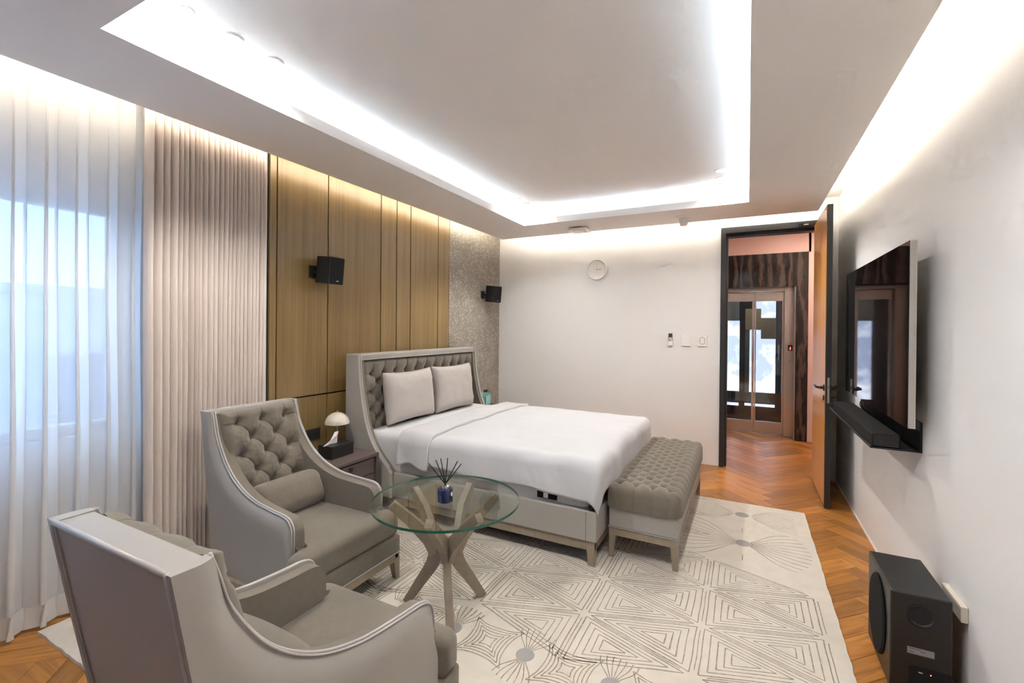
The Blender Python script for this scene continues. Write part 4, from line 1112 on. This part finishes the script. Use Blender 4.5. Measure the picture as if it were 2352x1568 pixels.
box('tray', -0.195, -0.010, shelf_y0, shelf_y1, 0, 0.008, 'black_metal', sf, bev=0.001)
box('front_lip', -0.197, -0.190, shelf_y0, shelf_y1, 0, 0.014, 'black_metal', sf, bev=0.001)
sb = root('soundbar', 'black fabric soundbar lying on the wall shelf under the television', 'soundbar', (0.604, 3.37, 0.8335))
rbox('cabinet', (0, 0, 0.033), (0.057, 0.565, 0.0325), 0.010, 'black_cloth', sb, 14)
bm = bmesh.new()
for k in range(11): boxbm(bm, -0.048, 0.048, -0.5665, -0.5645, 0.006+k*0.005, 0.008+k*0.005)
o = bmobj('end_grille', bm, 'dark_plastic', sb); o['kind'] = 'stuff'
# ================================================================== WALL SPEAKERS
def wall_speaker(label, loc, rz):
    s = root('wall_speaker', label, 'speaker', loc, 0, 'black surround speakers on the headboard wall')
    pl_ = box('wall_plate', 0.0, 0.012, -0.035, 0.035, -0.055, 0.035, 'black_plastic', s, bev=0.003)
    tube('bracket_arm', [(0.01, 0, -0.01), (0.05, 0.02, -0.008), (0.075, 0.03, -0.005)], 0.013, 'black_plastic', s, 10)
    rot = Matrix.Rotation(rz, 4, 'Z') @ Matrix.Rotation(0.10, 4, 'Y')
    cab = box('cabinet', -0.072, 0.068, -0.064, 0.064, -0.097, 0.097, 'black_plastic', s, bev=0.006, seg=3)
    cab.matrix_local = Matrix.Translation((0.118, 0.055, 0.0)) @ rot
    box('grille', 0.066, 0.0745, -0.061, 0.061, -0.094, 0.094, 'black_cloth', cab, bev=0.004)
    box('logo', 0.0742, 0.0752, -0.005, 0.018, -0.076, -0.070, 'mark_grey', cab)
    return s
wall_speaker('small black wall speaker on the wood panelling near the drapes', (LX, 2.30, 1.805), 0.02)
wall_speaker('small black wall speaker on the stone wall beside the corner', (LX, 4.715, 1.80), -0.25)
def outlet(label, y, z, w, h):
    o = root('outlet_plate', label, 'outlet', (LX, y, z), 0, 'black outlet plates by the bed')
    box('plate', 0, 0.007, -w/2, w/2, -h/2, h/2, 'frame_grey', o, bev=0.002)
    nn = 2 if w > 0.1 else 1
    for k in range(nn):
        yy = (k-(nn-1)/2)*w/nn
        lathe('socket', [(0.001, 0.0072), (0.018, 0.0072), (0.02, 0.0082), (0.001, 0.0082)], 'black_plastic', o, 20, (0, yy, 0), 'x')
outlet('wide black outlet plate on the wood panelling left of the lamp', 2.30, 0.60, 0.145, 0.082)
outlet('small black outlet plate on the stone wall above the teal box', 4.80, 0.60, 0.082, 0.082)
# ================================================================== SUBWOOFER
sw = root('subwoofer', 'tall black subwoofer standing on the floor against the right wall', 'subwoofer', (0.598, 2.44, 0))
cb = box('cabinet', -0.092, 0.092, -0.18, 0.18, 0.008, 0.392, 'black_plastic', sw, bev=0.006, seg=3)
lathe('driver_cloth', [(0.001, 0.0), (0.118, 0.0), (0.124, 0.004), (0.118, 0.010), (0.06, 0.013), (0.001, 0.0135)], 'black_cloth', sw, 48, (0, 0, 0), 'x').matrix_local = Matrix.Translation((-0.092, 0.0, 0.205)) @ Matrix.Scale(-1, 4, (1, 0, 0)) @ Matrix.Scale(1.30, 4, (0, 0, 1))
lathe('bass_port', [(0.040, 0.000), (0.042, 0.003), (0.038, 0.004), (0.031, -0.002), (0.029, -0.02), (0.029, -0.09), (0.001, -0.09)], 'black_metal', sw, 40, (0.0, -0.181, 0.315), 'y')
lathe('port_hole', [(0.001, 0.0), (0.031, 0.0), (0.031, 0.0016), (0.001, 0.0016)], 'reed', sw, 32, (0.0, -0.1806, 0.315), 'y')
rp = box('rating_label', -0.04, 0.04, -0.1812, -0.18, 0.165, 0.190, 'label_paper', sw)
for x0, x1, z in ((-0.036, -0.02, 0.171), (-0.001, 0.013, 0.178), (-0.036, 0.0, 0.184)): box('label_print', x0, x1, -0.1816, -0.1811, z, z+0.003, 'label_ink', rp)
box('connector_recess', -0.035, 0.09, -0.1815, -0.18, 0.03, 0.12, 'black_cloth', sw, bev=0.0005)
lathe('status_light', [(0.001, 0), (0.002, 0), (0.001, 0.001)], 'red_led', sw, 8, (0.03, -0.182, 0.10), 'y')
box('pairing_mark', -0.006, 0.006, -0.1822, -0.1815, 0.098, 0.102, 'mark_grey', sw)
for x in (-0.07, 0.07):
    for y in (-0.15, 0.15): lathe('rubber_foot', [(0.001, 0), (0.012, 0), (0.012, 0.009), (0.001, 0.009)], 'black_plastic', sw, 12, (x, y, 0))
tube('power_cable', smooth_pts([(0.085, -0.18, 0.06), (0.105, -0.2, 0.05), (0.12, -0.19, 0.02), (0.125, -0.1, 0.006)]), 0.005, 'black_plastic', sw, 8)
kb = root('wall_box', 'narrow pale box fixed to the right wall behind the subwoofer', 'box', (RX, 2.37, 0.345))
box('body', -0.022, -0.0005, -0.09, 0.10, -0.03, 0.03, 'lamp_cream', kb, bev=0.003)
box('lid_line', -0.0226, -0.0215, -0.088, 0.098, 0.018, 0.0195, 'grey_plastic', kb)
# ================================================================== BACK WALL ITEMS
ck = root('wall_clock', 'round white wall clock with a small brass hour hand', 'clock', (-1.549, BY-0.0005, 2.078))
lathe('rim', [(0.104, 0.0), (0.1165, 0.0), (0.1165, 0.028), (0.113, 0.032), (0.108, 0.030), (0.106, 0.018), (0.104, 0.018)], 'white_plastic', ck, 56, (0, 0, 0), 'y')
lathe('dial', [(0.001, 0.0), (0.1075, 0.0), (0.1075, 0.017), (0.001, 0.017)], 'white_plastic', ck, 56, (0, 0, 0), 'y')
box('hour_hand', -0.006, 0.052, -0.0215, -0.0195, -0.003, 0.003, 'gold', ck)
box('minute_hand', -0.0012, 0.0018, -0.0235, -0.022, -0.01, 0.085, 'lamp_cream', ck)
lathe('hub', [(0.001, 0.017), (0.005, 0.017), (0.005, 0.025), (0.001, 0.025)], 'gold', ck, 14, (0, 0, 0), 'y')
rm = root('remote_control', 'small remote control in a white wall holder beside the switches', 'remote', (-0.733, BY-0.0005, 1.29))
box('holder', -0.025, 0.025, -0.022, 0, -0.066, -0.018, 'white_plastic', rm, bev=0.004)
rb = box('remote_body', -0.021, 0.021, -0.019, -0.005, -0.055, 0.066, 'grey_plastic', rm, bev=0.004)
box('display', -0.018, 0.018, -0.0205, -0.0188, 0.024, 0.062, 'dark_plastic', rb, bev=0.0005)
for x, z in ((-0.008, 0.012), (0.009, 0.012), (-0.008, 0.0), (0.009, 0.0), (-0.006, -0.01), (0.008, -0.01)):
    box('key', x-0.005, x+0.005, -0.0208, -0.0188, z-0.003, z+0.003, 'dark_plastic' if (x, z) == (-0.006, -0.01) else 'white_plastic', rb)
def switch(label, x, ring):
    o = root('switch_plate', label, 'switch', (x, BY-0.0005, 1.281), 0, 'white switch plates by the doorway')
    box('plate', -0.043, 0.043, -0.011, 0, -0.058, 0.058, 'white_plastic', o, bev=0.002)
    pts = [(0.026*math.cos(t), -0.0115, 0.010*(1 if math.sin(t) > 0 else -1)+0.026*math.sin(t)) for t in [2*PI*k/40 for k in range(40)]]
    tube('dial_ring', pts, 0.0022, ring, o, 6, True)
    V = [(p[0]*0.9, -0.0125, p[2]*0.9) for p in pts]; mesh('rocker', V, [tuple(range(40))], 'white_plastic', o)
    box('rocker_gap', -0.022, 0.022, -0.0128, -0.0122, 0.006, 0.007, 'grey_plastic', o)
switch('white switch plate with a faint oval rocker next to the remote', -0.577, 'white_plastic')
switch('white switch plate with a grey ringed oval rocker next to the door frame', -0.417, 'grey_plastic')
# ================================================================== CEILING ITEMS
al = root('smoke_alarm', 'flat white rounded smoke alarm on the ceiling above the clock', 'alarm', (-1.622, 4.71, ZC))
lathe('base_disc', [(0.001, 0), (0.075, 0), (0.075, -0.012), (0.001, -0.012)], 'dark_plastic', al, 32)
rbox('cover', (0, 0, -0.024), (0.10, 0.10, 0.014), 0.0135, 'white_plastic', al, 16, (0, 0, 0.004))
box('sounder_slot', -0.055, 0.025, -0.065, -0.05, -0.0405, -0.038, 'dark_plastic', al, bev=0.0005)
box('test_button', -0.035, 0.045, -0.02, 0.03, -0.0425, -0.038, 'white_plastic', al, bev=0.002)
sp = root('sprinkler', 'cream conical heat sensor on the ceiling near the doorway', 'sensor', (-0.557, 4.66, ZC))
lathe('flange', [(0.001, 0), (0.072, 0), (0.070, -0.006), (0.052, -0.012), (0.001, -0.012)], 'white_plastic', sp, 36)
lathe('cone', [(0.001, -0.01), (0.052, -0.01), (0.046, -0.035), (0.034, -0.078), (0.030, -0.083), (0.001, -0.085)], 'white_plastic', sp, 36)
DL = []
where = {0: ('window curtains', (-1.99, ((1.0, 'nearest the camera'), (1.195, 'the middle one'), (1.39, 'farthest from the camera')))),
         1: ('headboard', (-1.99, ((3.92, 'nearest the camera'), (4.115, 'the middle one'), (4.305, 'nearest the clock wall')))),
         2: ('doorway', (-0.20, ((3.90, 'nearest the camera'), (4.095, 'the middle one'), (4.285, 'nearest the door')))),
         3: ('camera', (-0.20, ((1.0, 'first'), (1.195, 'second'), (1.39, 'third'))))}  # unseen fourth group, included for its light
for g, (nm, (x, ys)) in where.items():
    for y, w in ys:
        if g == 3: lab = 'unseen recessed downlight in the tray ceiling right above the camera, %s of three' % w
        else: lab = 'recessed downlight in the tray ceiling towards the %s, %s of three' % (nm, w)
        d = root('downlight', lab, 'downlight', (x, y, ZU), 0, 'recessed downlights in the tray ceiling')
        lathe('trim_ring', [(0.026, 0), (0.042, 0), (0.041, -0.004), (0.034, -0.006), (0.028, -0.003), (0.026, 0)], 'white_plastic', d, 28)
        lathe('lens', [(0.001, -0.0005), (0.027, -0.0005), (0.027, -0.0025), (0.001, -0.0035)], 'lens', d, 24)
        li = bpy.data.lights.new('downlight_beam', 'SPOT'); li.energy = SPOT[1]; li.color = SPOT[0]; li.spot_size = math.radians(150); li.spot_blend = 0.8; li.shadow_soft_size = 0.03
        lo_ = bpy.data.objects.new('downlight_beam', li); C.objects.link(lo_); lo_.parent = d; lo_.location = (0, 0, -0.04)
# ================================================================== OUTSIDE
nb = root('neighbour_building', 'hazy grey blue building seen through the sheer curtain', 'building', (-9.5, 1.5, -3))
box('wall', -0.5, 0.0, -9, 9, -2, 4.86, 'concrete', nb)
for k in range(-4, 5):
    w = box('window', -0.03, 0.03, -0.5, 0.5, -0.6, 0.6, 'window_dark', nb); w.location = (0, k*1.9, 3.3)
box('roof_parapet', -0.6, 0.1, -9.1, 9.1, 4.86, 4.98, 'concrete', nb)
